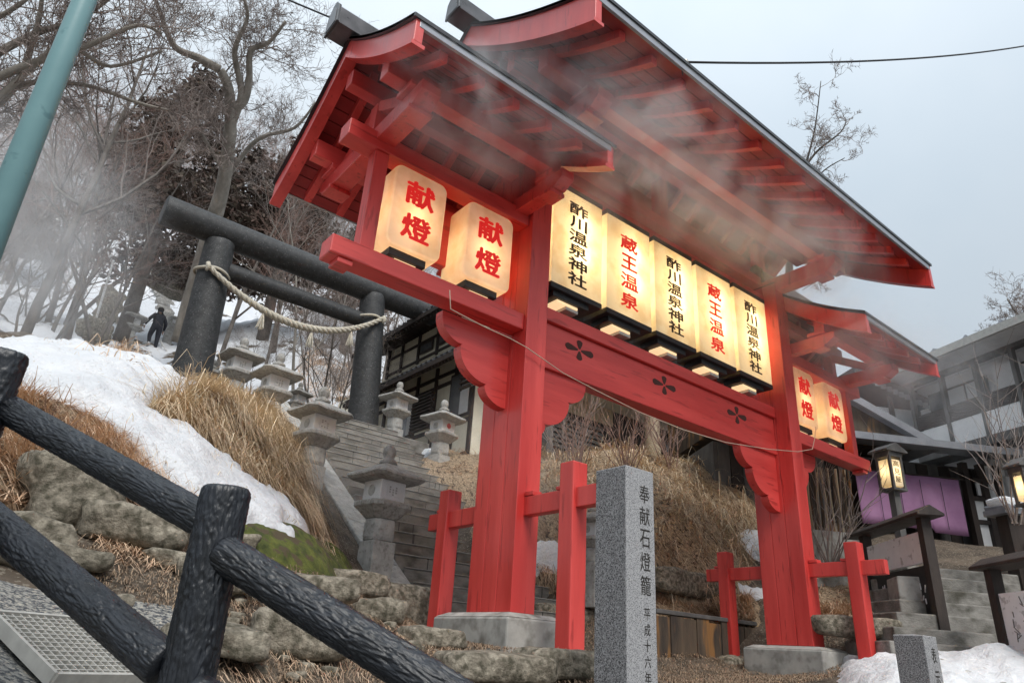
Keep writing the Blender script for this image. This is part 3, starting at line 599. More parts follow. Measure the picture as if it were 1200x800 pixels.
# shimenawa: twisted rope with straw tassels
rp_ = empty('straw_rope', tuple(pt(350, 385, TY)), 0, 'thick twisted straw rope strung between the torii posts', 'rope'); RO = Vector(rp_.location)
A = Vector(pt(243, 310, TY-.42)); B = Vector(pt(449, 373, TY-.42)); mid = Vector(pt(352, 382, TY-.45))
cen = []
for i in range(121):
    t = i/120; p = A.lerp(B, t); sag = (A.lerp(B, .5)-mid); p = p-sag*4*t*(1-t); cen.append(p)
for s in range(3):
    P = []
    for i, p in enumerate(cen):
        t = i/120; r = .038*(.75+.5*math.sin(math.pi*t)); a = t*75+s*2*math.pi/3; d = (cen[min(i+1, 120)]-cen[max(i-1, 0)]).normalized(); u = Vector((0, 1, 0)); u = (u-d*u.dot(d)).normalized(); v_ = d.cross(u)
        P.append(p+(u*math.cos(a)+v_*math.sin(a))*r-RO)
    MB().tube(P, [.040*(.75+.5*math.sin(math.pi*i/120)) for i in range(121)], 7).build('strand', ROPE, rp_, smooth=True)
for x_, pp in ((tl, A), (tr, B)):
    lp = []
    for k in range(25):
        a = 2*math.pi*k/24; lp.append(Vector((x_[0]+(.0 if pp is B else .0)+math.cos(a)*.385, TY+math.sin(a)*.385, pp.z+.02*math.sin(a*3)))-RO)
    MB().tube(lp, .035, 6).build('loop', ROPE, rp_, smooth=True)
    MB().tube([pp-RO+Vector((0, -.02, .05)), pp-RO+Vector((.03, -.05, -.05)), pp-RO+Vector((.0, -.03, -.16))], [.05, .06, .03], 6).build('knot', ROPE, rp_, smooth=True)
for tt in (.30, .57, .80):
    p = cen[int(tt*120)]-RO; m = MB()
    for k in range(26):
        a = rng.uniform(0, 6.28); r = rng.uniform(0, .11); m.tube([p+Vector((0, 0, -.04)), p+Vector((math.cos(a)*r*.5, math.sin(a)*r*.5, -.24)), p+Vector((math.cos(a)*r, math.sin(a)*r, -.46+rng.uniform(-.03, .02)))], [.014, .016, .010], 4)
    m.build('tassel', ROPE, rp_)
# ================================================================ STONE LANTERNS
def stone_lantern(base, hgt, rz, label, red_dot=False, worn=0):
    o = empty('stone_lantern', base, rz, label, 'stone lantern', 'stone lanterns lining the stairs'); k = hgt/1.8
    def b(mb, n, m, par=None, bev=.012, sm=False):
        mb.v = [(x*k, y*k, z*k) for x, y, z in mb.v]; return mb.build(n, m, par or o, bev*k, smooth=sm)
    b(MB().box(-.17, .17, -.17, .17, -.35, .50), 'base_post', STONE)
    b(MB().loft([(.165, .165, .502, .25), (.185, .185, .55, .6), (.185, .185, .72, .6), (.165, .165, .78, .3)]), 'shaft', STONE)
    b(MB().loft([(.17, .17, .782, .1), (.28, .28, .90, .05), (.315, .315, .93, .02), (.315, .315, .985, .02), (.30, .30, 1.0, .02)]), 'platform', STONED)
    fb = b(MB().box(-.20, .20, -.20, .20, 1.002, 1.275), 'fire_box', PALE)
    for s, ax in ((1, 0), (-1, 0), (1, 1), (-1, 1)):
        w_ = MB()
        if ax: w_.box(-.10, .10, -.207 if s > 0 else .2012, -.2012 if s > 0 else .207, 1.07, 1.21)
        else:
            r = .075; n = 16; P = [(r*math.cos(2*math.pi*i/n), 1.14+r*math.sin(2*math.pi*i/n)) for i in range(n)]
            w_.prism(P, *((-.208, -.2012) if s > 0 else (.2012, .208)), 0)
        b(w_, 'window', STONE if ax == 0 else PALE, fb, .003)
    if red_dot:
        n = 18; P = [(.062*math.cos(2*math.pi*i/n), 1.15+.062*math.sin(2*math.pi*i/n)) for i in range(n)]
        b(MB().prism(P, -.212, -.2075, 1), 'red_disc', REDSPOT, fb, 0)
    elif hgt > 1.6 or worn:
        m = MB(); r_ = random.Random(int(hgt*1000)+int(base[1]*10))
        for c in range(3):
            for q in range(4):
                if r_.random() < .8: m.box(-.07+c*.05, -.045+c*.05, -.211, -.2075, 1.08+q*.032, 1.10+q*.032)
        b(m, 'lettering', STONE, fb, 0)
    # roof: thin wide eaves with lifted corners, low pyramid
    bm_ = MB(); n = 24; rings = []
    for hw, z, lift in ((.20, 1.277, 0), (.39, 1.285, .02), (.435, 1.315, .035), (.425, 1.345, .035), (.30, 1.42, .008), (.15, 1.50, 0), (.12, 1.51, 0)):
        ring = []
        for j in range(n):
            a = 2*math.pi*(j+.5)/n; c, q = math.cos(a), math.sin(a); m_ = max(abs(c), abs(q)); cx = abs(abs(c)-abs(q)); lf = lift*(1-min(1, cx*1.6))**2
            ring.append((hw*c/m_*(1-.04), hw*q/m_*(1-.04), z+lf))
        rings.append(ring)
    vs = [p for r_ in rings for p in r_]; kk = len(rings)
    fs = [(i*n+j, i*n+(j+1) % n, (i+1)*n+(j+1) % n, (i+1)*n+j) for i in range(kk-1) for j in range(n)]+[tuple(range(n))[::-1], tuple(range((kk-1)*n, kk*n))]
    b(bm_.add(vs, fs), 'roof', STONED, None, .0)
    f_ = b(MB().lathe([(.10, 1.512), (.125, 1.53), (.12, 1.57), (.075, 1.60), (.07, 1.62), (.092, 1.66), (.09, 1.72), (.06, 1.78), (.02, 1.80)], 14), 'finial', STONED, None, 0, True)
    return o
def lan(bx, by, tx, ty, Y, label, rz=0, dz=0, **k):
    a = pt(bx, by, Y); b_ = pt(tx, ty, Y); return stone_lantern((a[0], Y, a[2]-dz), b_[2]-a[2]+dz, rz, label, **k)
lan(436, 682, 457, 521, 8.3, 'stone lantern at the foot of the stairs, lowest and largest of the left row', .12)
lan(358, 580, 373, 451, 10.4, 'second stone lantern from the foot of the left row, with small carved letters', .15, dz=.05, worn=1)
lan(309, 512, 326, 413, 12.6, 'stone lantern leaning slightly, between the left torii post and the dry grass mound', .1, dz=.1)
lan(272, 462, 288, 396, 14.2, 'stone lantern close beside the left torii post with small square slots in its fire box', .1, dz=.5, worn=1)
lan(512, 560, 523, 469, 12.5, 'stone lantern with a red disc on its fire box right of the stairs', .2, red_dot=True)
lan(459, 525, 468, 447, 14.3, 'stone lantern right of the torii post in front of the plastered house', .2)
lan(240, 470, 250, 421, 17.0, 'small pale stone lantern behind the left torii post', .1, dz=.5)
lan(345, 490, 352, 448, 16.9, 'dark small stone lantern seen low between the torii posts', .3, dz=.3)
lan(695, 690, 700, 585, 7.9, 'stone lantern hidden mostly behind the tall granite marker', .1)
lan(146, 410, 152, 357, 27, 'distant stone lantern beside the climbing person', .1)
# ================================================================ GRANITE MARKERS
def marker(xf, yf, wd, z0, z1, label, cols, mat_front=GRAN, rz=0):
    o = empty('granite_marker', (xf+wd/2, yf+wd/2, z0), rz, label, 'stone marker'); h_ = z1-z0
    MB().add([(-wd/2, -wd/2, 0), (wd/2, -wd/2, 0), (wd/2, wd/2, 0), (-wd/2, wd/2, 0), (-wd/2, -wd/2, h_-.0), (wd/2, -wd/2, h_-.0), (wd/2, wd/2, h_), (-wd/2, wd/2, h_), (0, 0, h_+.012)],
             [(3, 2, 1, 0), (0, 1, 5, 4), (1, 2, 6, 5), (2, 3, 7, 6), (3, 0, 4, 7), (4, 5, 8), (5, 6, 8), (6, 7, 8), (7, 4, 8)]).build('shaft', mat_front, o, .006)
    MB().box(-wd/2-.004, -wd/2-.001, -wd/2+.006, wd/2-.006, 0, h_-.01).build('rough_side', GRANR, o)
    for txt, x, zt, w_, hc, pitch, bo in cols: lettering(txt, x, -wd/2-.0, zt-z0, w_, hc, pitch, BLKINK, o, bo, th=.002)
    return o
marker(3.71, 3.38, .30, .7, 2.915, 'tall speckled granite marker with a column of carved characters in front of the gate', [('奉献石燈籠', .045, 2.80, .105, .128, .158, .0), ('平成十六年六月二', .052, 1.955, .062, .075, .098, .0)])
marker(6.93, 2.86, .26, .9, 1.99, 'short granite marker with two brushed characters at the lower right edge', [('表示', .02, 1.90, .085, .13, .19, 0)])
# ================================================================ LOG FENCE
fe = empty('log_fence', tuple(pd(215, 800, 2.3)), 0, 'black bark textured log fence sloping down across the foreground', 'fence'); FO = Vector(fe.location)
def fc(p): return (p[0]-FO.x, p[1]-FO.y, p[2]-FO.z)
p1t = Vector(pd(266, 572, 2.34)); p1b = Vector(pd(203, 812, 2.25)); ax = (p1b-p1t).normalized(); p1b = p1t+ax*1.25
p1b = Vector((p1t.x+.0, p1t.y+.0, p1t.z-1.2))+Vector((.02, -.02, 0))
log('post', p1b, p1t, .070, .069, BARKP, fe, 144, 260, .0050, fc, 1, 26)
p2t = Vector(pd(9, 414, 3.05)); log('post', p2t-Vector((0, 0, 1.2)), p2t, .066, .066, BARKP, fe, 80, 220, .0055, fc, 2, 26)
def pline(a, b, e0, e1): a = Vector(a); b = Vector(b); d = (b-a).normalized(); return a-d*e0, b+d*e1
a, b_ = pline(pd(0, 474, 3.03), pd(233, 606, 2.38), .75, .05); log('rail', a, b_, .046, .048, BARKP, fe, 144, 420, .0042, fc, 3, 26)
a, b_ = pline(pd(268, 652, 2.26), pd(500, 797, 2.02), .03, .9); log('rail', a, b_, .051, .053, BARKP, fe, 144, 420, .0042, fc, 4, 26)
a, b_ = pline(pd(0, 617, 2.95), pd(178, 767, 2.36), .75, .06); log('rail', a, b_, .052, .055, BARKP, fe, 144, 420, .0042, fc, 5, 26)
a, b_ = pline(pd(225, 812, 2.22), pd(440, 960, 2.0), .0, .6); log('rail', a, b_, .052, .053, BARKP, fe, 64, 200, .0055, fc, 6, 26)
# ================================================================ STEEL GRATING
P0 = np.array([.3, 3.3, 1.52]); nn = np.array([.4*.72, -.4*.69, 1.0])
def onpl(x, y): d = ray(x, y); return Vector(EYE+d*(np.dot(P0-EYE, nn)/(d@nn)))
TL, TR, BR_, BL_ = onpl(-12, 721), onpl(98, 729), onpl(172, 796), onpl(62, 796)
gr = empty('steel_grating', tuple(BL_), 0, 'pale steel drain grating set in the gravel behind the fence', 'grating'); N_ = Vector(nn).normalized(); up = tuple(N_)
def gb(name, a, b, w_, h_, par=gr): return MB().bar(a-BL_, b-BL_, w_, h_, up).build(name, GALV, par)
for a, b in ((TL, TR), (TR, BR_), (BR_, BL_), (BL_, TL)): gb('frame_bar', a, b, .018, .05)
for i in range(1, 14): gb('bearing_bar', TL.lerp(BL_, i/14), TR.lerp(BR_, i/14), .006, .04)
for i in range(1, 12): gb('cross_bar', TL.lerp(TR, i/12)+N_*.001, BL_.lerp(BR_, i/12)+N_*.001, .006, .036)
MB().add([tuple(p-N_*.018) for p in (TL, BL_, BR_, TR)], [(0, 1, 2, 3)]).build('drain_pit', WOODG, None, kind='structure')
# ================================================================ TEAL POLE
pb = pt(0, 262, 3.0); pl = empty('teal_pole', (pb[0]-.02, 3.0, 0), 0, 'plain teal painted steel lamp pole at the left edge', 'pole')
zt_ = 9.0; top = pt(101, 0, 3.0); bot = pt(-3, 262, 3.0); dd = Vector(top)-Vector(bot); dd = dd/dd.z
b0 = Vector(bot)+dd*(1.0-bot[2]); t0 = Vector(bot)+dd*(8.0-bot[2])
pl.location = b0
MB().tube([(0, 0, -.3), t0-b0], [.070, .017], 40, cap=True).build('shaft', TEAL, pl, smooth=True)
MB().tube([Vector((0, 0, 0)), dd*.25], [.11, .095], 24).build('base_sleeve', TEAL, pl, smooth=True)
# ================================================================ WIRES
def wire(name, a, b, r, sag, label, mat=WIRE):
    a = Vector(a); b = Vector(b); P = [a.lerp(b, i/30)-Vector((0, 0, sag*4*(i/30)*(1-i/30)))-a for i in range(31)]
    o = MB().tube(P, r, 6).build(name, mat, None, smooth=True); o.location = a; return tag(o, label, 'cable')
wire('overhead_cable', pd(180, -66, 14), (3.4, 6.2, 8.7), .014, .0, 'black overhead cable running down to the small left roof')
E_ = pt(803, 73, 3.52)
wire('overhead_cable', tuple(E_), pd(1330, 18, 26), .014, .5, 'black overhead cable from the main roof eave to the right sky')
ins = empty('cable_insulator', tuple(E_), 0, 'small twisted cable clamp on the front eave of the main roof', 'cable clamp')
MB().tube([(0, 0, 0), (-.05, .02, -.08), (-.03, .02, -.2)], .008, 6).build('hook', WIRE, ins); MB().lathe([(.012, -.03), (.035, -.015), (.035, .015), (.012, .03)], 10).build('spool', GALV, ins)
cpts = [pt(*p, 5.44) for p in ((527, 340), (528, 362), (545, 371), (570, 384), (597, 396), (617, 407), (640, 423), (660, 437), (700, 458), (750, 483), (800, 503), (850, 518), (900, 526), (935, 529), (952, 526), (955, 512), (956, 500))]
oc = MB().tube([Vector(p)-Vector(cpts[0]) for p in cpts], .006, 5).build('thin_cord', CORD, None, smooth=True); oc.location = cpts[0]
tag(oc, 'thin pale cord hanging across the front of the red gate', 'cord')
# ================================================================ SNOW
snow(poly_px([(988, 772), (1030, 770), (1060, 776), (1110, 770), (1150, 768), (1186, 764), (1215, 768), (1240, 830), (1060, 840), (1000, 800)]), .10, 'snow_bank', SNOWD, lump=.09, edge=.4)
snow(poly_px([(622, 645), (650, 640), (668, 652), (694, 655), (700, 690), (672, 690), (650, 672), (626, 668)]), .22, 'snow_patch', SNOW, edge=.25, lump=.08)
snow(poly_px([(858, 628), (890, 625), (892, 660), (876, 652)]), .15, 'snow_patch', SNOW, edge=.25)
snow(poly_px([(866, 688), (900, 692), (935, 704), (930, 708), (880, 698)]), .08, 'snow_patch', SNOW, edge=.2)
snow(poly_px([(486, 520), (520, 510), (560, 516), (556, 524), (500, 540)]), .16, 'snow_patch', SNOW, edge=.3)
snow(poly_px([(1020, 676), (1034, 676), (1040, 700), (1030, 715), (1020, 712)]), .2, 'snow_patch', SNOW, edge=.25)
# ================================================================ ROCKS AND RETAINING STONES
def rock(px, py, Y, w_, d_, h_, label, mat=ROCK, rz=0, sink=.3, seed=0, amp=.05, mossy=False, group='rough stones of the bank'):
    g_ = hit(px, py+6); v_ = np.array([g_[0], g_[1]]); v_ = v_/np.linalg.norm(v_); p = g_+np.array([v_[0]*d_/2, v_[1]*d_/2, 0]); p[2] = max(h1(p[0], p[1])-h_*.1, g_[2])+h_*.34+h_*.5; o = slab(-w_/2, w_/2, -d_/2, d_/2, 0, h_, mat, 'rough_stone', label, 'rock', group, seed, rz, amp)
    o.location = (p[0], p[1], p[2]-h_*(.5-sink*0)+0); return o
rock(75, 612, 5.3, .62, .5, .50, 'rounded lichen covered boulder behind the upper log rail at left', seed=1, rz=.2, amp=.07)
rock(150, 640, 5.0, .70, .5, .28, 'long flat moss covered rock ledge left of the fence post', seed=2, rz=-.15)
rock(225, 672, 5.0, .70, .4, .16, 'flat pale stone step behind the fence post', seed=3, rz=-.2)
rock(50, 668, 4.7, .6, .3, .12, 'low stone edging the gravel at the left', seed=4, rz=-.1)
rock(345, 770, 4.5, .62, .5, .30, 'big square cut stone block beneath the log rail', seed=5, rz=-.35, amp=.03)
rock(250, 690, 5.2, .5, .4, .2, 'stone slab just right of the fence post', seed=6, rz=-.2)
rock(345, 697, 6.4, 1.0, .4, .20, 'long stone ledge under the mossy mound', seed=7, rz=-.35, amp=.03)
rock(410, 688, 7.2, .8, .35, .25, 'stone ledge ending at the stair curb block', seed=8, rz=-.3, amp=.03)
rock(250, 778, 4.0, .5, .4, .16, 'muddy flat stone low behind the fence post', seed=9, rz=-.4)
rock(125, 712, 4.35, .16, .12, .08, 'small loose pebble on the gravel edge', seed=10)
rock(198, 452, 9.2, .26, .2, .12, 'grey rock poking out of the snow bank edge', seed=11)
rock(222, 474, 9.0, .30, .25, .16, 'rounded grey rock at the tip of the snow bank', seed=12)
rock(285, 640, 6.6, .2, .2, .14, 'small stone in the moss at the fence', seed=13)
rock(580, 798, 4.6, .9, .5, .20, 'broad rough foundation stone at the bottom centre below the left plinth', seed=14, rz=-.1, amp=.02)
rock(655, 792, 4.55, .7, .45, .22, 'rough foundation stone beside the granite marker base', seed=15, amp=.02)
rock(470, 760, 4.9, .3, .2, .12, 'small stone in the brown soil under the rail end', seed=16)
rock(815, 702, 7.15, 2.2, .5, .42, 'long weathered boulder retaining the grass between the gate pillars', seed=18, rz=.0, amp=.04)
rock(660, 735, 7.3, 1.2, .4, .30, 'weathered boulder behind the granite marker', seed=19, rz=.0, amp=.04)
for i, (x, y, D) in enumerate([(1000, 716, 11.5), (1050, 722, 12)]):
    p = pd(x, y, D); o = slab(-.6, .6, -.2, .2, 0, .26, ROCK, 'rough_stone', ['brown retaining stone right of the right pillar', 'brown retaining stone behind the short granite marker'][i], 'rock', 'rough stones of the bank', 30+i, -.7, .03); o.location = (p[0], p[1], p[2]-.2)
rock(440, 722, 4.5, .45, .35, .20, 'brown angular stone under the middle of the right rail', seed=40, rz=-.3, amp=.03)
rock(505, 752, 4.5, .5, .35, .16, 'half buried flat stone left of the left plinth', seed=41, rz=-.1, amp=.03)
rock(180, 600, 4.5, .35, .3, .16, 'small mossy rock just above the rock ledge', seed=42, rz=.4)
rock(20, 640, 4.5, .5, .3, .18, 'rough stone at the left edge between the two rails', seed=43, rz=.1)
rsb = random.Random(4)
for i in range(60):
    x = rsb.uniform(230, 520); y = rsb.uniform(690, 798)
    p = hit(x, y); s_ = rsb.uniform(.02, .06); o = slab(-s_, s_, -s_*.8, s_*.8, -s_*.6, s_*.6, ROCK, 'pebble', 'small brown pebble lying on the muddy slope among the others', 'pebble', 'pebbles on the muddy slope', i, rsb.uniform(0, 3), s_*.25); o.location = p
# moss mound
P = poly_px([(288, 625), (330, 618), (380, 640), (412, 668), (385, 678), (330, 662), (290, 650)])
snow(P, .10, 'moss_mound', MOSS, lump=.08, edge=.3)
# timber retaining boards
bx0 = pt(768, 740, 6.95); bzt = pt(800, 722, 6.95)[2]; rb = empty('retaining_boards', (bx0[0]+1.1, 6.95, bzt-.44), 0, 'weathered wooden retaining boards below the dry grass bank', 'retaining wall')
for i in range(8):
    MB().box(-1.1+i*.30, -.81+i*.30, -.03-.01*(i % 2), .02, -.6+rng.uniform(-.03, .03), .42+rng.uniform(-.03, .03)).build('board', WOODB, rb, .006)
MB().box(-1.12, 1.32, .0-.06, .10, .44, .50).build('top_rail', WOODG, rb, .01)
# ================================================================ DRY GRASS
def grass(P, n, ln, name, label, mat=GRAS, droop=1.0, wd=.006, seed=0, up=.5, base_off=0.0, spread=.6, cat='dry grass'):
    if n > 4500 and cat != 'leaf litter': snow(P, .07, 'matted_straw', STRAW, lump=.07, edge=.25)
    r = np.random.default_rng(seed); lo, hi = P.min(0), P.max(0); pts = []
    while len(pts) < n:
        q = r.uniform(lo, hi, (n*3, 2)); q = q[inside(P, q[:, 0], q[:, 1])]
        cl = np.array([noise.noise(Vector((a*2.5, b*2.5, seed*2.1))) for a, b in q]); q = q[r.uniform(-.7, .5, len(q)) < cl+.25]; pts += list(q)
        if not len(q): break
    pts = np.array(pts[:n]); e = .08; x, y = pts.T; z = H(x, y)+(.06 if n > 4500 and cat != 'leaf litter' else 0); gx = (H(x+e, y)-z)/e; gy = (H(x, y+e)-z)/e
    dn = np.stack([-gx, -gy], 1); dn /= np.linalg.norm(dn, axis=1)[:, None]+1e-6
    cn = np.array([noise.noise_vector(Vector((a*1.3, b*1.3, seed+5))) for a, b in pts])
    an = np.stack([dn[:, 0]*.8+cn[:, 0]*2.2, dn[:, 1]*.8+cn[:, 1]*2.2], 1)+r.normal(0, spread, (n, 2)); an /= np.linalg.norm(an, axis=1)[:, None]+1e-6
    L_ = ln*r.uniform(.5, 1.3, n); t = np.linspace(0, 1, 5); B = np.stack([x, y, z+base_off], 1)
    upv = up*r.uniform(.3, 1.5, n)*np.where(r.random(n) < .12, 2.1, 1); sx = -an[:, 1]; sy = an[:, 0]; V = []; wds = wd*r.uniform(.6, 1.3, n); tint = np.clip(r.beta(1.6, 2, n), 0, 1)
    g2 = gx*an[:, 0]+gy*an[:, 1]
    for tt in t:
        hz = (upv*L_*(tt-droop*tt*tt*1.05)); ou = L_*.85*tt; c = B.copy(); c[:, 0] += an[:, 0]*ou; c[:, 1] += an[:, 1]*ou; c[:, 2] += hz+L_*.10*np.sin(tt*5+sx*9)*tt+np.minimum(g2*ou, .3*ou)*tt+.01+ r.normal(0, .008, n)
        w_ = wds*(1-tt*.75); V.append(c+np.stack([sx*w_, sy*w_, 0*w_], 1)); V.append(c-np.stack([sx*w_, sy*w_, 0*w_], 1))
    V = np.stack(V, 1).reshape(-1, 3); idx = np.arange(n)*10; F_ = np.concatenate([np.stack([idx+2*k, idx+2*k+1, idx+2*k+3, idx+2*k+2], 1) for k in range(4)])
    me = bpy.data.meshes.new(name); me.vertices.add(len(V)); me.vertices.foreach_set('co', V.ravel()); me.loops.add(len(F_)*4); me.loops.foreach_set('vertex_index', F_.ravel().astype(np.int32)); me.polygons.add(len(F_)); me.polygons.foreach_set('loop_start', np.arange(len(F_), dtype=np.int32)*4)
    me.update(calc_edges=True); at = me.attributes.new('tint', 'FLOAT', 'POINT'); at.data.foreach_set('value', np.repeat(tint, 10)); me.materials.append(mat)
    return put(me, name, kind='stuff', label=label, cat=cat)
grass(poly_px([(-40, 470), (30, 470), (85, 488), (132, 516), (150, 545), (190, 580), (235, 606), (180, 612), (120, 596), (60, 600), (-40, 600)]), 9000, .42, 'dry_grass', 'tangled reddish dry grass under the snow bank at the left', GRASR, wd=.0045, seed=1, up=.45)
grass(poly_px([(168, 484), (200, 470), (240, 462), (290, 470), (330, 500), (345, 530), (345, 570), (352, 615), (300, 575), (255, 545), (210, 512)]), 22000, .50, 'dry_grass', 'thick mound of straw coloured dry grass beside the stairs', GRAS, wd=.0055, seed=2, up=.7)
grass(poly_px([(340, 560), (365, 600), (395, 650), (370, 650), (345, 620)]), 1500, .3, 'dry_grass', 'thin dry grass along the stair curb', GRAS, wd=.005, seed=12)
grass(poly_px([(495, 545), (560, 520), (600, 530), (650, 530), (640, 640), (560, 640), (552, 610), (530, 570)]), 16000, .38, 'dry_grass', 'reddish dry grass bank right of the stairs behind the left pillar', GRASR, wd=.008, seed=3, up=.6)
grass(poly_px([(630, 530), (700, 520), (760, 535), (830, 548), (870, 575), (886, 600), (880, 680), (830, 705), (770, 700), (700, 690), (640, 650)]), 56000, .46, 'dry_grass', 'large drooping mound of dry grass between the red pillars', GRAS, wd=.009, seed=4, up=.9)
grass(poly_px([(620, 660), (700, 690), (760, 700), (880, 700), (886, 730), (760, 720), (690, 715)]), 5000, .34, 'dry_grass', 'fringe of dry grass over the retaining stones between the pillars', GRASR, wd=.005, seed=5)
grass(poly_px([(950, 640), (1000, 690), (1050, 700), (1078, 728), (1040, 742), (950, 735)]), 8000, .36, 'dry_grass', 'reddish dry grass right of the right pillar', GRASR, wd=.006, seed=6, up=.6)
grass(poly_px([(250, 690), (420, 700), (520, 760), (500, 800), (250, 800)]), 1400, .20, 'dry_grass', 'sparse dead grass on the muddy slope under the rail', GRASR, wd=.003, seed=7, up=.25)
grass(poly_px([(90, 600), (240, 640), (260, 680), (120, 665)]), 1600, .20, 'dry_grass', 'thin roots and dead grass over the rock ledge', GRASR, wd=.0035, seed=8, up=.3)
grass(poly_px([(100, 420), (140, 405), (160, 420), (150, 440), (110, 432)]), 1500, .6, 'dry_grass', 'orange dry grass below the climbing person', GRASR, wd=.01, seed=9, up=1)
grass(poly_px([(350, 420), (420, 400), (420, 480), (350, 470)]), 3500, .6, 'dry_grass', 'dry brush on the bank behind the torii', GRASR, wd=.01, seed=10, up=.7)
grass(poly_px([(90, 640), (240, 640), (420, 690), (520, 745), (640, 785), (640, 830), (200, 830), (230, 730), (100, 690)]), 15000, .055, 'leaf_litter', 'brown leaf litter and straw scraps over the muddy foreground slope', LEAF, wd=.0035, seed=21, up=.12, spread=2, cat='leaf litter')
grass(poly_px([(600, 700), (980, 730), (990, 790), (800, 830), (620, 830)]), 15000, .08, 'leaf_litter', 'brown leaf litter and straw scraps between the gate plinths', LEAF, wd=.005, seed=22, up=.12, spread=2, cat='leaf litter')
grass(poly_px([(630, 540), (700, 530), (760, 540), (830, 555), (870, 580), (880, 600), (880, 685), (830, 705), (770, 700), (700, 690), (640, 650)]), 14000, .62, 'dry_grass', 'loose orange brown grass clumps over the central mound', GRASR, wd=.008, seed=33, up=.9, spread=1.3)
grass(poly_px([(640, 545), (700, 525), (760, 535), (830, 548), (870, 575), (886, 600), (880, 680), (830, 700), (700, 680), (640, 640)]), 2600, .85, 'long_stalks', 'long pale dead stalks arching over the central grass mound', GRAS, wd=.007, seed=31, up=1.0, spread=1.2)
grass(poly_px([(168, 484), (200, 470), (240, 462), (290, 470), (330, 500), (345, 530), (345, 570), (352, 615), (300, 575), (255, 545), (210, 512)]), 1500, .8, 'long_stalks', 'long pale dead stalks over the left grass mound', GRAS, wd=.005, seed=32, up=1.0, spread=1.2)
grass(bank, 420, .16, 'straw_tufts', 'single straws poking up through the snow bank', GRAS, wd=.0035, seed=23, up=1.2, cat='dry grass', base_off=.12)
# ================================================================ TREES
def tree_mesh(seed, h, r0, bark, twig, lean=.08, limb0=.35, n1=9, n2=7, n3=6, n4=5, spread=.75, curl=.25, multi=1, twr=1.0):
    R = random.Random(seed); tr = MB(); cr = MB()
    def rv(s): return Vector((R.gauss(0, s), R.gauss(0, s), R.gauss(0, s)))
    def grow(p, d, L_, r, lv, up):
        k = (14, 8, 6, 4, 3, 3)[lv]; P = [p]; Rr = [r]; q = p; dd = d.normalized()
        for i in range(k):
            dd = (dd+rv(curl*(.35 if lv == 0 else .8)/math.sqrt(k)*1.6)+Vector((0, 0, up))/k).normalized(); q = q+dd*(L_/k); P.append(q); Rr.append(r*(1-.80*(i+1)/k)+.0015)
        (tr if lv <= 1 else cr).tube(P, Rr, (9, 6, 4, 3, 3, 3)[lv], cap=(lv < 2))
        if lv >= 4: return
        nch = (n1, n2, n3, n4)[lv]
        for c in range(nch):
            t = (limb0 if lv == 0 else .22)+(1-(limb0 if lv == 0 else .22))*(c+R.random())/nch; f_ = min(t*k, k-.001); i = int(f_); a = P[i].lerp(P[i+1], f_-i)
            dr = (P[i+1]-P[i]).normalized(); sd_ = dr.cross(rv(1)).normalized(); nd = (dr*(1-spread*.55)+sd_*spread*(.9 if lv else 1.0)+Vector((0, 0, .15)))
            grow(a, nd, L_*((.55, .52, .50, .48)[lv])*(1.15-.6*t)*R.uniform(.75, 1.25), max(Rr[i]*.55, .0035), lv+1, .25 if lv < 2 else .1)
    for m in range(multi):
        d = Vector((R.gauss(0, lean), R.gauss(0, lean), 1)) if multi == 1 else Vector((R.gauss(0, .35), R.gauss(0, .3), 1))
        grow(Vector((R.gauss(0, .1), R.gauss(0, .1), -.3)) if multi > 1 else Vector((0, 0, -.3)), d, h*(1 if m == 0 else R.uniform(.6, .95)), r0*(1 if m == 0 else .7), 0, .1)
    cr.v = [tuple(v) for v in cr.v]
    return tr.mesh('trunk', bark, True), cr.mesh('crown', twig, False)
TV = [tree_mesh(11, 10, .13, BARK, TWIG), tree_mesh(12, 10, .095, BARK, TWIGR, n1=10, limb0=.25), tree_mesh(13, 10, .085, BARK, TWIG, multi=3, n1=6, limb0=.3), tree_mesh(14, 10, .11, BARK, TWIGR, n1=10, spread=.6),
      tree_mesh(15, 10, .07, BARKL, TWIG, n1=9, limb0=.2, lean=.15)]
def place_tree(x, y, z, hgt, var, rz, label, group, fat=1.0, tilt=(0, 0)):
    o = empty('bare_tree', (x, y, z-.1), rz, label, 'tree', group); o.scale = (hgt/10*fat, hgt/10*fat, hgt/10); o.rotation_euler = (tilt[0], tilt[1], rz)
    put(TV[var][0], 'trunk', o); put(TV[var][1], 'crown', o); return o
TG = 'bare trees on the snowy hillside'
# named neighbours near the front of the wood: (base px, base py, distance, height, variant, label)
near_trees = [(213, 398, 17.5, 0, 'tall pale barked tree with a curving trunk behind the left torii post', 'pale'),
              (128, 378, 22, 7.5, 2, 'reddish many stemmed tree above the snow bank, left of the climbing person'),
              (85, 385, 21, 8.5, 3, 'bare tree with a slanting trunk left of the reddish many stemmed tree'),
              (30, 388, 19, 9, 0, 'bare tree wrapped in steam near the left edge'),
              (265, 380, 26, 9, 1, 'bare tree seen between the torii posts, nearest the left post'),
              (360, 395, 22, 8, 4, 'thin bare tree just left of the right torii post'),
              (395, 400, 20, 5.5, 2, 'low branching tree over the bank behind the rope tassels'),
              (330, 372, 30, 9, 0, 'bare tree rising above the torii top beam'),
              (58, 375, 30, 12, 1, 'tall slim bare tree beyond the white slope pole'),
              (160, 340, 36, 10, 3, 'bare tree at the top end of the snowy path'),
              (225, 330, 40, 12, 1, 'bare tree behind the pale curving trunk')]
r_ = random.Random(3)
KIND = ['grey trunked spreading', 'slim reddish twigged', 'many stemmed forking', 'upright red brown twigged', 'slender pale barked']
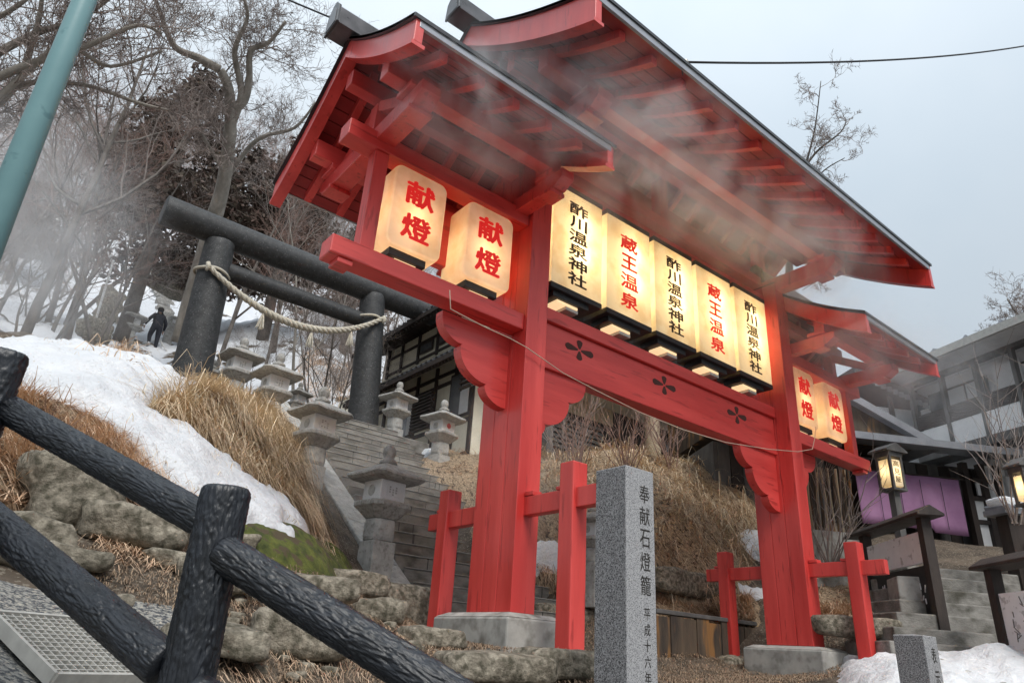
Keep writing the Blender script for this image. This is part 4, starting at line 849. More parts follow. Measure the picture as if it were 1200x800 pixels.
def where(x, y):
    c = ROT.T@(np.array([x, y, h1(x, y)+3])-EYE); px = 600-F*c[0]/c[2]
    for lim, t in ((60, 'close to the left edge'), (150, 'left of the snowy path'), (215, 'over the top of the snowy path'), (290, 'behind the left torii post'), (360, 'seen over the middle of the torii'), (440, 'behind the right torii post'), (9999, 'behind the red gate roof')):
        if px < lim: return t
def depth(y): return 'low on the slope' if y < 32 else ('halfway up the hill' if y < 46 else 'high on the hill')
for t in near_trees[1:]:
    p = hit(t[0], t[1], 8); d = np.hypot(*p[:2]); k = t[2]; q = EYE+ray(t[0], t[1])*k; place_tree(q[0], q[1], h1(q[0], q[1]), t[3], t[4], r_.uniform(0, 6), t[5], TG)
def _pt(xx, Y, r_):
    hh = r_.uniform(5.5, 9.5)*(.8+Y/110); v_ = r_.choice([0, 1, 1, 2, 3, 3, 4]); place_tree(xx, Y, h1(xx, Y), hh, v_, r_.uniform(0, 6), '%s bare tree %s, %s' % (KIND[v_].replace('upright red brown', 'red brown'), where(xx, Y), depth(Y)), TG)
for i in range(64):
    while True:
        Y = r_.uniform(24, 62); xx = r_.uniform(-.13, .68)*Y
        if not (abs(xx-.155*Y) < 2.6 and Y < 46): break
    _pt(xx, Y, r_)
for i in range(26):
    Y = r_.uniform(17, 34); xx = r_.choice([r_.uniform(-.13, .04), r_.uniform(.26, .52)])*Y
    hh = r_.uniform(2.2, 5.0); v_ = r_.choice([1, 2, 2, 3]); place_tree(xx, Y, h1(xx, Y), hh, v_, r_.uniform(0, 6), '%s %s sapling %s%s' % ('waist high' if hh < 2.6 else ('head high' if hh < 3.7 else 'tall'), KIND[v_], where(xx, Y), '' if Y < 25 else ', farther up'), 'saplings at the foot of the wood', fat=1.3)
# pale curving tree behind the torii
def spline_tree(name, trunk_pts, rad, limbs, seed, bark, twig, label, group=None, dens=7):
    R = random.Random(seed); base = Vector(trunk_pts[0]); o = empty(name, base, 0, label, 'tree', group); tr = MB(); cr = MB()
    def rv(s): return Vector((R.gauss(0, s), R.gauss(0, s), R.gauss(0, s)))
    def fine(P, n=5):
        out = []
        for i in range(len(P)-1):
            a = P[max(i-1, 0)]; b = P[i]; c = P[i+1]; d = P[min(i+2, len(P)-1)]
            for k in range(n):
                t = k/n; out.append(b*.5*2*.5+((c-a)*t+(a*2-b*5+c*4-d)*t*t+(b*3-a-c*3+d)*t*t*t)*.5+b*.5)
        return out+[P[-1]]
    def sub(p, d, L_, r, lv):
        k = (7, 5, 4, 3)[lv]; P = [p]; q = p; dd = d.normalized()
        for i in range(k): dd = (dd+rv(.22)+Vector((0, 0, .06))).normalized(); q = q+dd*L_/k; P.append(q)
        cr.tube(P, [r*(1-.8*i/k)+.002 for i in range(k+1)], 4 if lv == 0 else 3, cap=False)
        if lv >= 3: return
        for c in range((dens, 6, 4)[lv]):
            t = R.uniform(.15, 1)*k; i = min(int(t), k-1); a = P[i].lerp(P[i+1], t-i); dr = (P[i+1]-P[i]).normalized(); sub(a, dr*.6+dr.cross(rv(1)).normalized()*.7+Vector((0, 0, .12)), L_*R.uniform(.35, .6), max(r*.5, .004), lv+1)
    for P, (r0, r1), mb, ns, sl in [(trunk_pts, rad, tr, 6, 2.0)]+limbs_pack(limbs, tr):
        Q = fine([Vector(p)-base for p in P]); n = len(Q)
        mb.tube(Q, [(r0+(r1-r0)*i/(n-1))*(1+.06*noise.noise(Q[i]*2)) for i in range(n)], 9)
        for c in range(ns):
            t = R.uniform(.35 if mb is tr and sl > 1.9 else .12, 1)*(n-1.01); i = int(t); dr = (Q[i+1]-Q[i]).normalized()
            sub(Q[i], dr*.5+dr.cross(rv(1)).normalized()*.9+Vector((0, 0, .2)), sl*R.uniform(.5, 1.1), max(.011, (r0+(r1-r0)*t/n)*.2), 0)
    tr.build('trunk', bark, o, smooth=True); cr.build('crown', twig, o); return o
def limbs_pack(L_, tr): return [(P, rr, tr, ns, sl) for P, rr, ns, sl in L_]
def D_(pts, D): return [tuple(pd(x, y, D+(k[0] if k else 0))) for x, y, *k in pts]
spline_tree('bare_tree', D_([(212, 402), (228, 340), (247, 270), (262, 215), (270, 150), (268, 105), (258, 82)], 24), (.30, .13),
            [(D_([(268, 130), (285, 120), (292, 95), (294, 60), (315, 50), (335, 25)], 24), (.15, .04), 11, 2.1), (D_([(258, 82), (232, 68), (205, 55), (190, 22), (180, -10)], 24), (.14, .04), 11, 2.1),
             (D_([(270, 150), (283, 110), (275, 60), (290, 20), (280, -20)], 24), (.13, .03), 11, 2.1), (D_([(262, 215), (300, 165), (345, 150), (370, 120)], 24.5), (.09, .03), 10, 1.5), (D_([(262, 200), (238, 160), (222, 130)], 24), (.07, .03), 8, 1.4)], 5, BARKL, TWIG,
            'tall pale barked tree with a curving trunk behind the left torii post', TG)
# big overhanging tree rooted outside the left edge
tb = pd(-150, 420, 15)
spline_tree('bare_tree', [tuple(tb-np.array([0, 0, 1.0]))]+D_([(-150, 420), (-130, 250), (-100, 120)], 15), (.32, .24),
            [(D_([(-100, 140), (-30, 80), (40, 40), (95, 22), (150, -20)], 14.5), (.085, .025), 11, 1.5), (D_([(-110, 160), (-20, 100), (50, 70), (100, 55), (160, 30), (190, 40)], 14), (.08, .022), 11, 1.4),
             (D_([(-120, 200), (-20, 130), (60, 60), (90, 58), (130, 78), (190, 60)], 14), (.065, .02), 9, 1.2), (D_([(-120, 230), (0, 120), (30, 98), (100, 100), (160, 120), (200, 130)], 14.5), (.065, .02), 9, 1.2),
             (D_([(-110, 120), (-30, 40), (30, 0), (60, -40)], 15), (.06, .02), 10, 1.6), (D_([(20, 105), (45, 25), (50, -20)], 14.4), (.06, .02), 8, 1.2)], 6, BARKL, TWIG, 'large spreading tree whose branches reach in from the left edge', 'large trees', dens=5)
# conifers
def conifer_mesh(seed, h=10, rb=2.4):
    R = np.random.default_rng(seed); V = []; T = []; n = 15000
    nb = 130; vs = []; 
    for b in range(nb):
        t = (b+R.random())/nb; z = h*(.30+.70*t); L_ = rb*(1-t)**.7*R.uniform(.65, 1.15)+.15; a = R.uniform(0, 6.283); m = max(14, int(130*(L_/rb)))
        s = R.uniform(.15, 1, m)**.7; lx = s*L_; ang = a+R.normal(0, .16, m); zz = z-.22*lx+.10*lx*lx/rb+R.normal(0, .13, m)
        P = np.stack([np.cos(ang)*lx, np.sin(ang)*lx, zz], 1)+R.normal(0, .07, (m, 3))
        for p in P:
            u = R.normal(0, 1, 3); u /= np.linalg.norm(u); w_ = R.normal(0, 1, 3); w_ -= u*(w_@u); w_ /= np.linalg.norm(w_); k = R.uniform(.06, .17)
            V += [p-u*k-w_*k*.25, p-w_*k*.4-u*.1*k, p+u*k, p+w_*k*.4]; T += [R.random()*.6]*4
    f = [(4*i, 4*i+1, 4*i+2, 4*i+3) for i in range(len(V)//4)]
    m = MB(); m.v = [tuple(v) for v in V]; m.f = f; m.t = T
    tr = MB().tube([(0, 0, -.5), (0, 0, h*.5), (0, 0, h*.97)], [.2, .12, .02], 8)
    return tr.mesh('trunk', BARK, True), m.mesh('crown', CONIF, tint=True)
CV = [conifer_mesh(1), conifer_mesh(2, 10, 2.0)]
for px, pytop, Y, v_, lab, fat in ((243, 84, 27, 0, 'tall dark reddish brown conifer rising behind the pale curving tree', 1.15), (362, 160, 28, 1, 'dark conifer partly hidden by the left red roof', 1.3), (305, 175, 30, 0, 'shorter dark conifer between the tall one and the red roof', 1.3),
                              (60, 200, 44, 0, 'hazy grey conifer near the left edge', 1.3), (430, 250, 40, 1, 'dark conifer hidden behind the left red roof', 1.3)):
    p = pt(px, pytop, Y); g = h1(p[0], p[1]); hh = p[2]-g
    o = empty('conifer', (p[0], p[1], g), px*.1, lab, 'tree', 'conifers on the hillside'); o.scale = (hh/10*fat, hh/10*fat, hh/10); put(CV[v_][0], 'trunk', o); put(CV[v_][1], 'crown', o)
# trees to the right, beyond the roofs
p = pd(930, 520, 26); z0 = h1(p[0], p[1]); 
spline_tree('bare_tree', [(p[0], p[1], z0), tuple(pd(925, 330, 26)), tuple(pd(932, 215, 26))], (.20, .07),
            [(D_([(930, 240), (945, 190), (955, 150), (962, 95)], 26), (.05, .012), 7, 1.1), (D_([(932, 215), (955, 180), (985, 155), (992, 140)], 26), (.05, .012), 8, 1.2), (D_([(928, 250), (960, 205), (990, 185)], 26), (.04, .012), 8, 1.1), (D_([(925, 300), (900, 240), (880, 215)], 26), (.04, .012), 5, .9), (D_([(926, 330), (960, 325), (940, 340)], 26), (.04, .012), 5, .9)],
            8, BARK, TWIG, 'bare tree tip showing above the right half of the main red roof', None, dens=4)
p = pd(1235, 500, 30); z0 = h1(p[0], p[1])
spline_tree('bare_tree', [(p[0], p[1], z0), tuple(pd(1230, 440, 30)), tuple(pd(1222, 370, 30))], (.22, .10), [(D_([(1230, 430), (1200, 380), (1180, 350)], 30), (.07, .02), 8, 1.5), (D_([(1225, 400), (1190, 390), (1165, 380)], 30), (.06, .02), 7, 1.3)], 9, BARK, TWIG, 'bare twiggy tree behind the inn roof at the right edge', None, dens=5)
# shrubs
def shrub(base, hgt, spread, n, seed, label, mat=TWIG, r=.010):
    R = random.Random(seed); o = empty('bare_shrub', base, 0, label, 'shrub', 'leafless shrubs'); m = MB()
    for i in range(n):
        a = R.uniform(0, 6.28); d = Vector((math.cos(a)*spread*R.random(), math.sin(a)*spread*R.random(), 1)).normalized(); P = [Vector((R.gauss(0, .05), R.gauss(0, .05), -.05))]
        L_ = hgt*R.uniform(.6, 1.1)
        for k in range(6): d = (d+Vector((R.gauss(0, .13), R.gauss(0, .13), .02))).normalized(); P.append(P[-1]+d*L_/6)
        m.tube(P, [r*(1-.7*k/6) for k in range(7)], 4, cap=False)
        for c in range(7):
            t = R.uniform(1.5, 5.9); k = int(t); q = P[k].lerp(P[k+1], t-k); dd = (d+Vector((R.gauss(0, .6), R.gauss(0, .6), .3))).normalized(); q2 = q+dd*L_*.2; q3 = q2+(dd+Vector((R.gauss(0, .3), R.gauss(0, .3), .2))).normalized()*L_*.16
            m.tube([q, q2, q3], [r*.45, r*.3, r*.15], 3, cap=False)
    m.build('stems', mat, o); return o
def on_g(px, py): return tuple(hit(px, py))
shrub(on_g(676, 560), 2.3, .5, 14, 1, 'spindly leafless shrub behind the near left support post', TWIGR, .012)
shrub(on_g(735, 560), 2.2, .5, 14, 2, 'leafless shrub with upright stems behind the granite marker', TWIGR, .012)
shrub(on_g(785, 550), 1.9, .55, 16, 3, 'leafless shrub on the crown of the grass mound', TWIGR, .012)
shrub(on_g(655, 545), 1.9, .6, 10, 4, 'leafless shrub close behind the left pillar', TWIG, .012)
shrub(tuple(pd(975, 672, 14)), 2.2, 1.1, 18, 5, 'leafless grey shrub beside the right pillar in front of the purple curtain', TWIG, .014)
shrub(tuple(pd(1190, 610, 14)), 2.6, .8, 12, 6, 'leafless twiggy shrub at the right edge before the inn', TWIG, .012)
shrub(on_g(60, 560), .6, .9, 8, 7, 'small dead bush in the grass at the left', TWIGR, .006)
# ================================================================ PLASTERED HOUSE BEHIND THE TORII
hs = empty('plastered_house', (9.6, 13.9, 6.2), 0, 'two storey cream plastered house with dark timbers and tiled eaves behind the torii', 'house'); HO = (9.6, 13.9, 6.2)
def hp(mb, name, mat, parent=None, bevel=.0, **k):
    mb.v = [(a-HO[0], b-HO[1], c-HO[2]) for a, b, c in mb.v]; return mb.build(name, mat, parent or hs, bevel, **k)
XW, Y0, Y1 = 9.6, 13.9, 19.3
hp(MB().box(XW, 19.5, Y0, Y1+3, 5.2, 9.4), 'wall', PLAST)
hp(MB().box(XW+.0, 19.4, Y0+1.0, Y1-.3, 9.38, 10.5), 'upper_wall', PLAST)
for y in (13.92, 14.75, 15.75, 16.75, 17.7, 18.6): hp(MB().box(XW-.05, XW-.002, y, y+.13, 6.0, 8.9), 'timber_post', WOODD)
for z in (6.1, 7.0, 8.55, 8.25): hp(MB().box(XW-.04, XW-.001, Y0+.02, Y1, z, z+.10), 'timber_rail', WOODD)
for y in (14.9, 15.95, 17.0, 18.0, 18.85): hp(MB().box(XW-.05, XW-.002, y, y+.11, 9.4, 10.45), 'timber_post', WOODD)
for z in (9.45, 10.0, 10.36): hp(MB().box(XW-.04, XW-.001, Y0+1, Y1-.3, z, z+.08), 'timber_rail', WOODD)
def window(y0, y1, z0, z1, blind=.5):
    wf = hp(MB().box(XW-.07, XW-.052, y0, y1, z0, z1), 'window', WOODD)
    hp(MB().box(XW-.08, XW-.071, y0+.07, y1-.07, z0+.07, z1-.07), 'pane', GLASS, wf)
    if blind: hp(MB().box(XW-.088, XW-.081, y0+.07, y0+.07+(y1-y0-.14)*blind, z0+.07, z1-.07), 'blind', BLIND, wf)
window(14.0, 15.0, 7.15, 8.45, .45); window(16.85, 17.65, 7.1, 8.2, .3); window(15.1, 15.9, 9.62, 9.95, 0); window(16.2, 16.9, 9.62, 9.95, 0)
# slatted awnings
for (y0, y1, z0, z1) in ((15.15, 16.1, 6.9, 7.95), (13.35, 13.85, 7.6, 9.0)):
    lv = hp(MB().box(XW-.52, XW-.48, y0, y0+.04, z0, z1), 'lattice_screen', WOODD)
    hp(MB().box(XW-.52, XW-.48, y1-.04, y1, z0, z1), 'screen_post', WOODD, lv)
    for i in range(11): z = z0+(z1-z0)*(i+.5)/11; hp(MB().box(XW-.56, XW-.44, y0+.0, y1, z-.018, z+.02), 'slat', WOODD, lv)
def tiled_eave(x0, z0, x1, z1, ya, yb, name):
    e = hp(MB().prism([(x0, z0), (x1, z1), (x1, z1+.14), (x0, z0+.12)], ya, yb, 1), name, TILE)
    n = int((yb-ya)/.24)
    for i in range(n):
        y = ya+(i+.5)*(yb-ya)/n; m = MB().bar((x0-.02, y, z0+.15), (x1, y, z1+.17), .10, .07); hp(m, 'tile_row', TILE, e)
    for i in range(int(n*1.6)):
        y = ya+(i+.5)*(yb-ya)/int(n*1.6); hp(MB().bar((x0+.03, y, z0-.04), (x1, y, z1-.04), .05, .07), 'rafter', WOODD, e)
    hp(MB().box(x0-.05, x0+.0, ya, yb, z0-.02, z0+.10), 'fascia', WOODD, e)
tiled_eave(8.62, 8.35, 9.7, 9.15, 13.0, 19.6, 'pent_roof')
tiled_eave(8.55, 9.95, 13.8, 12.4, 13.4, 19.4, 'main_roof')
hp(MB().prism([(13.8, 12.4), (19.6, 9.95), (19.6, 10.1), (13.8, 12.54)], 13.4, 19.4, 1), 'rear_roof', TILE)
# dark front side seen under the red beam
for i in range(26):
    x = 9.9+i*.36; hp(MB().box(x, x+.34, Y0-.04-.01*(i % 3), Y0-.002, 6.1, 8.5), 'wall_board', WOODD)
for i in range(7): hp(MB().box(9.9, 14.2, Y0-.10, Y0-.05, 6.9+i*.14, 6.98+i*.14), 'siding_board', WOODG)
hp(MB().box(11.6, 14.6, Y0-.10, Y0-.055, 8.0, 8.5), 'ochre_panel', LOGP)
fe_ = hp(MB().prism([(Y0+.1, 9.15), (Y0-1.3, 8.72), (Y0-1.3, 8.84), (Y0+.1, 9.3)], 9.0, 20.2, 0), 'front_eave', TILEG)
for i in range(24): hp(MB().bar((9.3+i*.46, Y0-1.25, 8.68), (9.3+i*.46, Y0+.1, 9.1), .06, .08), 'rafter', WOODD, fe_)
lp_ = pt(766, 540, Y0-.9); log('log_post', (lp_[0], Y0-.9, 5.6), (lp_[0]-.05, Y0-.9, 8.75), .26, .21, LOGP, hs, conv=lambda p: (p[0]-HO[0], p[1]-HO[1], p[2]-HO[2]))
for x in (11.4, 17.4, 18.9): hp(MB().box(x, x+.2, Y0-.8, Y0-.6, 5.6, 8.74), 'porch_post', WOODG)
for x in (16.9, 18.1): 
    wf = hp(MB().box(x, x+.9, Y0-.09, Y0-.06, 6.5, 8.1), 'window', WOODG); hp(MB().box(x+.08, x+.82, Y0-.10, Y0-.092, 6.6, 8.0), 'pane', GLASS, wf)
# ================================================================ THE INN AT THE RIGHT
def frame2(px, py, D, d): p = pd(px, py, D); a = math.atan2(d[1], d[0]); return np.array([p[0], p[1]]), np.array([math.cos(a), math.sin(a)]), a
class Facade:
    """a vertical working plane: local x runs along it, local y goes into the building, z is world height"""
    def __init__(s, o, d, a, name, label, cat): s.o, s.d, s.a = o, d, a; s.n = np.array([-d[1], d[0]]); s.e = empty(name, (o[0], o[1], 0), a, label, cat)
    def at(s, x, y, t=0):
        r = ray(x, y); o = s.o+s.n*t; k = (o@s.n)/(r[:2]@s.n); p = EYE+r*k; return float((p[:2]-s.o)@s.d), float(p[2])
    def box(s, x0, x1, y0, y1, z0, z1, name, mat, par=None, bev=0): return MB().box(x0, x1, y0, y1, z0, z1).build(name, mat, par or s.e, bev)
    def bar(s, a, b, w_, h_, name, mat, par=None): return MB().bar(a, b, w_, h_).build(name, mat, par or s.e)
o_, d_, a_ = frame2(1030, 440, 22.5, (-.345, -.94)); B = Facade(o_, d_, a_, 'inn_main_building', 'large white and dark timbered inn with a slatted balcony at the right', 'inn')
ez = B.at(1100, 417)[1]
T = .75
s0 = B.at(1072, 500, T)[0]; zr1 = B.at(1120, 475, T)[1]; zr0 = B.at(1120, 492, T)[1]; zb = B.at(1120, 512, T)[1]; L1_ = s0+16
B.box(s0-.3, L1_, T+.62, T+9, 0, ez+.1, 'wall', PLASW)
B.box(s0, L1_, T+.02, T+.615, zb-.2, zr0-.02, 'balcony_band', PLASW)
B.box(s0-.02, L1_, T-.05, T+.61, zb-.42, zb-.2, 'floor_beam', WOODG)
B.box(s0-.3, L1_, T-.0, T+.2, zr1+.95, zr1+1.12, 'lintel', WOODG)
for i in range(16):
    x = s0+i*1.0; B.box(x, x+.10, T-.02, T+.12, zb-.2, zr1+.95, 'balcony_post', WOODG)
nsl = 8
for i in range(nsl): z = zr0+(zr1-zr0)*i/(nsl-1); B.box(s0, L1_, T-.0, T+.03, z, z+.045, 'balcony_slat', WOODD)
for i in range(8):
    x = s0+.15+i*2.0; f_ = B.box(x, x+1.75, T+.53, T+.615, zr0+.1, zr1+.75, 'window', WOODG)
    for j in range(3): B.box(x+.07+j*.56, x+.56+j*.56, T+.50, T+.529, zr0+.15, zr1+.68, 'pane', BLIND if (i+j) % 3 else GLASS, f_)
B.box(s0+2.2, s0+2.9, T+.44, T+.495, zr0+.1, zr1+.85, 'white_panel', PLASW)
# roof with big flat soffit
MB().prism([(0, ez), (T+.7, ez+.05), (T+9, ez+.2), (T+9, ez+.3), (6, ez+3.0), (0, ez+.16)], -.6, 18, 0).build('roof', TILEG, B.e)
B.box(-.55, 17.9, .02, T+.60, ez-.05, ez-.006, 'soffit', SOFF)
MB().box(-.62, 18, -.06, -.002, ez-.03, ez+.17).build('eave_gutter', GALV, B.e)
for i in range(36): B.bar((.0+i*.5, .9+(i % 2)*.7, ez+.16+(.9+(i % 2)*.7)*.48), (.12+i*.5, .95+(i % 2)*.7, ez+.30+(.9+(i % 2)*.7)*.48), .05, .05, 'snow_guard', FLASH)
B.box(8.2, 18, 5.6, 6.4, ez+2.9, ez+3.35, 'ridge', TILE)
# lower storey: white infill and posts
zl = zb-.42
for i in range(12):
    x = s0+i*1.25; B.box(x, x+.16, T+.48, T+.615, 2.5, zl, 'ground_floor_post', WOODG)
B.box(s0-.3, L1_, T+.50, T+.60, zl-1.3, zl-1.15, 'ground_floor_beam', WOODG)
# side wing with tiled gable in front
o_, d_, a_ = frame2(1040, 600, 18, (.86, -.5)); W = Facade(o_, d_, a_, 'inn_entrance_wing', 'dark timber entrance wing of the inn with grey sheet roofs', 'inn')
def WA(x, y, t=0): return W.at(x, y, t)
xl, zt = WA(975, 512); xr, _ = WA(1185, 535); zt2 = WA(1100, 528)[1]
W.box(xl-2.5, xr+.6, .9, 6, 0, zt-.1, 'wall', WOODG)
for i in range(int((xr+3-xl)/.3)): W.box(xl-2.4+i*.3, xl-2.12+i*.3, .86, .899, 2, zt-.15, 'wall_board', WOODD if i % 2 else WOODG)
er = MB().prism([(-.55, zt-.10), (.95, zt+.22), (.95, zt+.30), (-.55, zt-.02)], xl-3, xr+.9, 0).build('eave_roof', TILEG, W.e)
W.box(xl-3, xr+.9, -.60, -.552, zt-.16, zt+.0, 'eave_fascia', FLASH, er)
# sloping gable roof above the eave, falling to the right
def slope_roof(t, pa, pb, th, name, mat, edge, depth=4):
    a = W.at(*pa, t); b = W.at(*pb, t); m = MB().add([(a[0], t, a[1]), (b[0], t, b[1]), (b[0], t+depth, b[1]), (a[0], t+depth, a[1]), (a[0], t, a[1]-th), (b[0], t, b[1]-th), (b[0], t+depth, b[1]-th), (a[0], t+depth, a[1]-th)], [(0, 1, 2, 3), (7, 6, 5, 4), (0, 4, 5, 1), (1, 5, 6, 2), (2, 6, 7, 3), (3, 7, 4, 0)])
    o = m.build(name, mat, W.e); MB().bar((a[0], t-.03, a[1]-th/2), (b[0], t-.03, b[1]-th/2), .05, th*1.3).build('verge', edge, o); return a, b
a, b = slope_roof(.3, (985, 455), (1100, 521), .14, 'gable_roof', TILEG, FLASH)
MB().prism([(a[0]-3, zt+.2), (b[0]-.1, zt+.2), (a[0], a[1]-.1), (a[0]-3, a[1]-.1)], .5, 4, 1).build('gable_wall', WOODB, W.e)
a, b = slope_roof(2.5, (1000, 430), (1098, 474), .22, 'upper_roof', TILE, TILE, 3)
for i in range(14): x = a[0]+(b[0]-a[0])*(i+.5)/14; z = a[1]+(b[1]-a[1])*(i+.5)/14; MB().box(x-.07, x+.07, 2.40, 2.44, z-.32, z-.18).build('rafter_end', FLASH, W.e)
c = W.at(1040, 500, 2.9); c2 = W.at(1078, 440, 2.9); MB().box(a[0]-2, W.at(1080, 470, 2.9)[0], 2.9, 5, zt, b[1]-.1).build('upper_wall', PLASW, W.e)
for px in (1046, 1080): x = W.at(px, 480, 2.8)[0]; W.box(x-.06, x+.06, 2.80, 2.88, zt, a[1]-.3, 'upper_post', WOODG)
# purple curtain hung under the eave
x0, z1 = WA(1003, 562, .2); x1, z0 = WA(1137, 628, .2); cu_ = empty('purple_curtain', (W.o[0]+W.d[0]*(x0+x1)/2+W.n[0]*.2, W.o[1]+W.d[1]*(x0+x1)/2+W.n[1]*.2, z0), W.a, 'purple cloth curtain hung across the inn entrance', 'curtain'); m = MB()
hw = (x1-x0)/2; n = 60; zt_l = z1+.25
vs = []
for i in range(n+1):
    x = -hw+2*hw*i/n
    for j in range(7):
        f_ = j/6; y = .035*math.sin(x*7+math.sin(x*3))*(.4+.6*f_); low = 0 if x > hw*.30 else .0+.10*(1 if x > 0 else .6); vs.append((x, y, (zt_l-z0)*(1-f_)+low*f_))
m.add(vs, [(i*7+j, i*7+j+1, (i+1)*7+j+1, (i+1)*7+j) for i in range(n) for j in range(6)])
cl = m.build('cloth', PURP, cu_, smooth=True); sm = cl.modifiers.new('thickness', 'SOLIDIFY'); sm.thickness = .006
MB().tube([(-hw-.1, 0, zt_l-z0+.02), (hw+.1, 0, zt_l-z0+.02)], .02, 8).build('rod', WOODD, cu_)
for k in range(1, 5): x = -hw+2*hw*k/5; MB().box(x-.004, x+.004, -.045, -.035, .1, zt_l-z0-.1).build('seam', CLOTH, cu_)
# white framed panels right of the curtain
for px0, px1, py0, py1 in ((1147, 1160, 566, 580), (1145, 1159, 588, 608), (1147, 1158, 615, 642), (1150, 1160, 648, 660), (1163, 1176, 548, 588), (1180, 1200, 560, 582), (1150, 1157, 548, 560)):
    a = WA(px0, py1, .5); b = WA(px1, py0, .5); W.box(a[0], b[0], .5, .54, a[1], b[1], 'white_panel', PLASW)
for px in (1141, 1161, 1178): x = WA(px, 600, .45)[0]; W.box(x-.09, x+.05, .40, .56, 2, zt-.12, 'door_post', WOODD)
for py in (563, 584, 611, 645): z = WA(1150, py, .45)[1]; W.box(WA(1141, py, .4)[0], WA(1164, py, .4)[0], .42, .52, z-.05, z+.04, 'door_rail', WOODD)
# snow covered low roof at the right edge and wall under it
sr = Facade(*frame2(1190, 600, 15.5, (.86, -.5)), 'small_shed', 'small dark shed with snow on its roof at the right edge', 'shed')
a = sr.at(1176, 600); b = sr.at(1240, 590)
sr.box(a[0]+.1, b[0], .05, .3, 1.6, a[1], 'wall', WOODD)
m = MB(); nxx = 16
top = []
MB().box(a[0]-.05, b[0]+.1, -.1, .4, a[1]-.02, a[1]+.08).build('roof', TILEG, sr.e)
for i in range(8): MB().tube([(a[0]+.02+i*.17, -.12, a[1]+.09), (a[0]+.02+i*.17, .38, a[1]+.13)], .05, 6).build('roof_tile', TILEG, sr.e)
so_ = slab(a[0]-.03, b[0]+.05, -.08, .38, a[1]+.05, a[1]+.30, SNOW, 'roof_snow', None, None, None, 50, 0, .03); so_.parent = sr.e
zc_ = sr.at(1180, 632)[1]; sr.box(a[0]+.3, b[0]+.5, -.5, .0, 1.6, zc_, 'concrete_base', CONC)
# hanging lamps
def hang_lamp(px, py_top, py_bot, D, rz, text, label, wpx):
    t = pd(px, py_top, D); bt = pd(px, py_bot, D); hgt = t[2]-bt[2]; w_ = hgt*.5; o = empty('post_lamp', (t[0], t[1], bt[2]), rz, label, 'lamp', 'wooden lamps of the inn')
    MB().box(-w_/2, w_/2, -w_/2, w_/2, .02, hgt-.03).build('shade', PAPERB, o)
    for sx in (-1, 1):
        for sy in (-1, 1): MB().box(sx*w_/2-.022, sx*w_/2+.022, sy*w_/2-.022, sy*w_/2+.022, -.02, hgt+.02).build('corner_post', WOODG, o)
    MB().box(-w_/2-.03, w_/2+.03, -w_/2-.03, w_/2+.03, -.06, -.02).build('bottom_frame', WOODG, o)
    MB().box(-w_/2-.03, w_/2+.03, -w_/2-.03, w_/2+.03, hgt+.02, hgt+.10).build('top_frame', WOODG, o)
    r = MB().prism([(-w_*.95, hgt+.10), (w_*.95, hgt+.10), (w_*.95, hgt+.13), (0, hgt+.27), (-w_*.95, hgt+.13)], -w_*.8, w_*.8, 1).build('roof', WOODG, o)
    if text: lettering(text, 0, -w_/2-.004, hgt*.90, w_*.48, hgt*.20, hgt*.27, BLKINK, o, .0)
    MB().box(-.07, .07, -.06, .06, -2.4, -.06).build('post', WOODG, o)
    bulb_light(o, (0, 0, hgt*.55), 3, .05); MB().lathe([(.02, hgt*.5), (.045, hgt*.55), (.02, hgt*.6)], 8).build('bulb', BULB, o)
hang_lamp(1041, 538, 574, 14.6, -.3, '高見屋', 'lit wooden lamp with three black characters before the purple curtain', 22)
hang_lamp(1199, 556, 590, 13.5, -.5, '', 'lit wooden lamp cut by the right edge of the picture', 22)
# roofed sign boards
def sign(px, py, D, d, L_px, name, label, P):
    S = Facade(*frame2(px, py, D, d), name, label, 'sign board'); return S
S = sign(1085, 620, 12.2, (-.62, -.78), 0, 'roofed_sign', 'roofed dark timber sign board with a white panel of brush writing behind the short marker', None)
za = S.at(1080, 607)[1]; xe = S.at(1012, 640)[0]
x_a, x_b = 0, xe
zf = S.at(1015, 648)[1]; lo_, hi_ = min(x_a, x_b), max(x_a, x_b)
def srf(S, x0, x1, z): MB().prism([(-.2, z), (.2, z), (.2, z+.04), (0, z+.16), (-.2, z+.04)], x0, x1, 0).build('roof', WOODD, S.e, .01)
srf(S, lo_-.25, hi_+.2, za)
zq = S.at(1060, 625)[1]; zq2 = S.at(1060, 648)[1]
S.box(lo_+.15, hi_-.05, -.03, .03, za-.62, za-.18, 'white_panel', SIGNW)
S.box(lo_+.12, hi_, -.02, .04, za-1.5, za-.66, 'dark_panel', BLACK)
m = MB(); R9 = random.Random(5)
for i in range(34): x = lo_+.25+R9.random()*(hi_-lo_-.5); z = za-1.45+R9.random()*.5; m.bar((x, -.024, z), (x+R9.uniform(-.03, .03), -.024, z+R9.uniform(.05, .16)), .014, .014)
m.build('peeled_paint', SIGNW, S.e)
for x in (lo_+.02, hi_-.1): S.box(x, x+.14, -.07, .07, za-2.6, za, 'post', WOODD)
m = MB()
for ch, x in zip('湯の里', (.3, .5, .7)):
    v, f = glyph(ch, -.004); m.add([(lo_+.15+(hi_-lo_-.2)*(1-x)*-1+ (hi_-lo_-.2)+a*.18*-1*-1, -.034-c*.002, za-.52+b*.22) for a, b, c in v], f)
p = pd(1072, 712, 12.6); cbk = MB().box(-.28, .28, -.28, .28, -.4, .42, .02, .02).build('concrete_block', CONC, None, .02); cbk.location = p; cbk.rotation_euler = (0, 0, .7); tag(cbk, 'square grey concrete block under the roofed sign board', 'block')
S2 = sign(1170, 700, 11.4, (-.62, -.78), 0, 'roofed_sign', 'roofed sign board with a large white written panel at the right edge', None)
za = S2.at(1160, 668)[1]
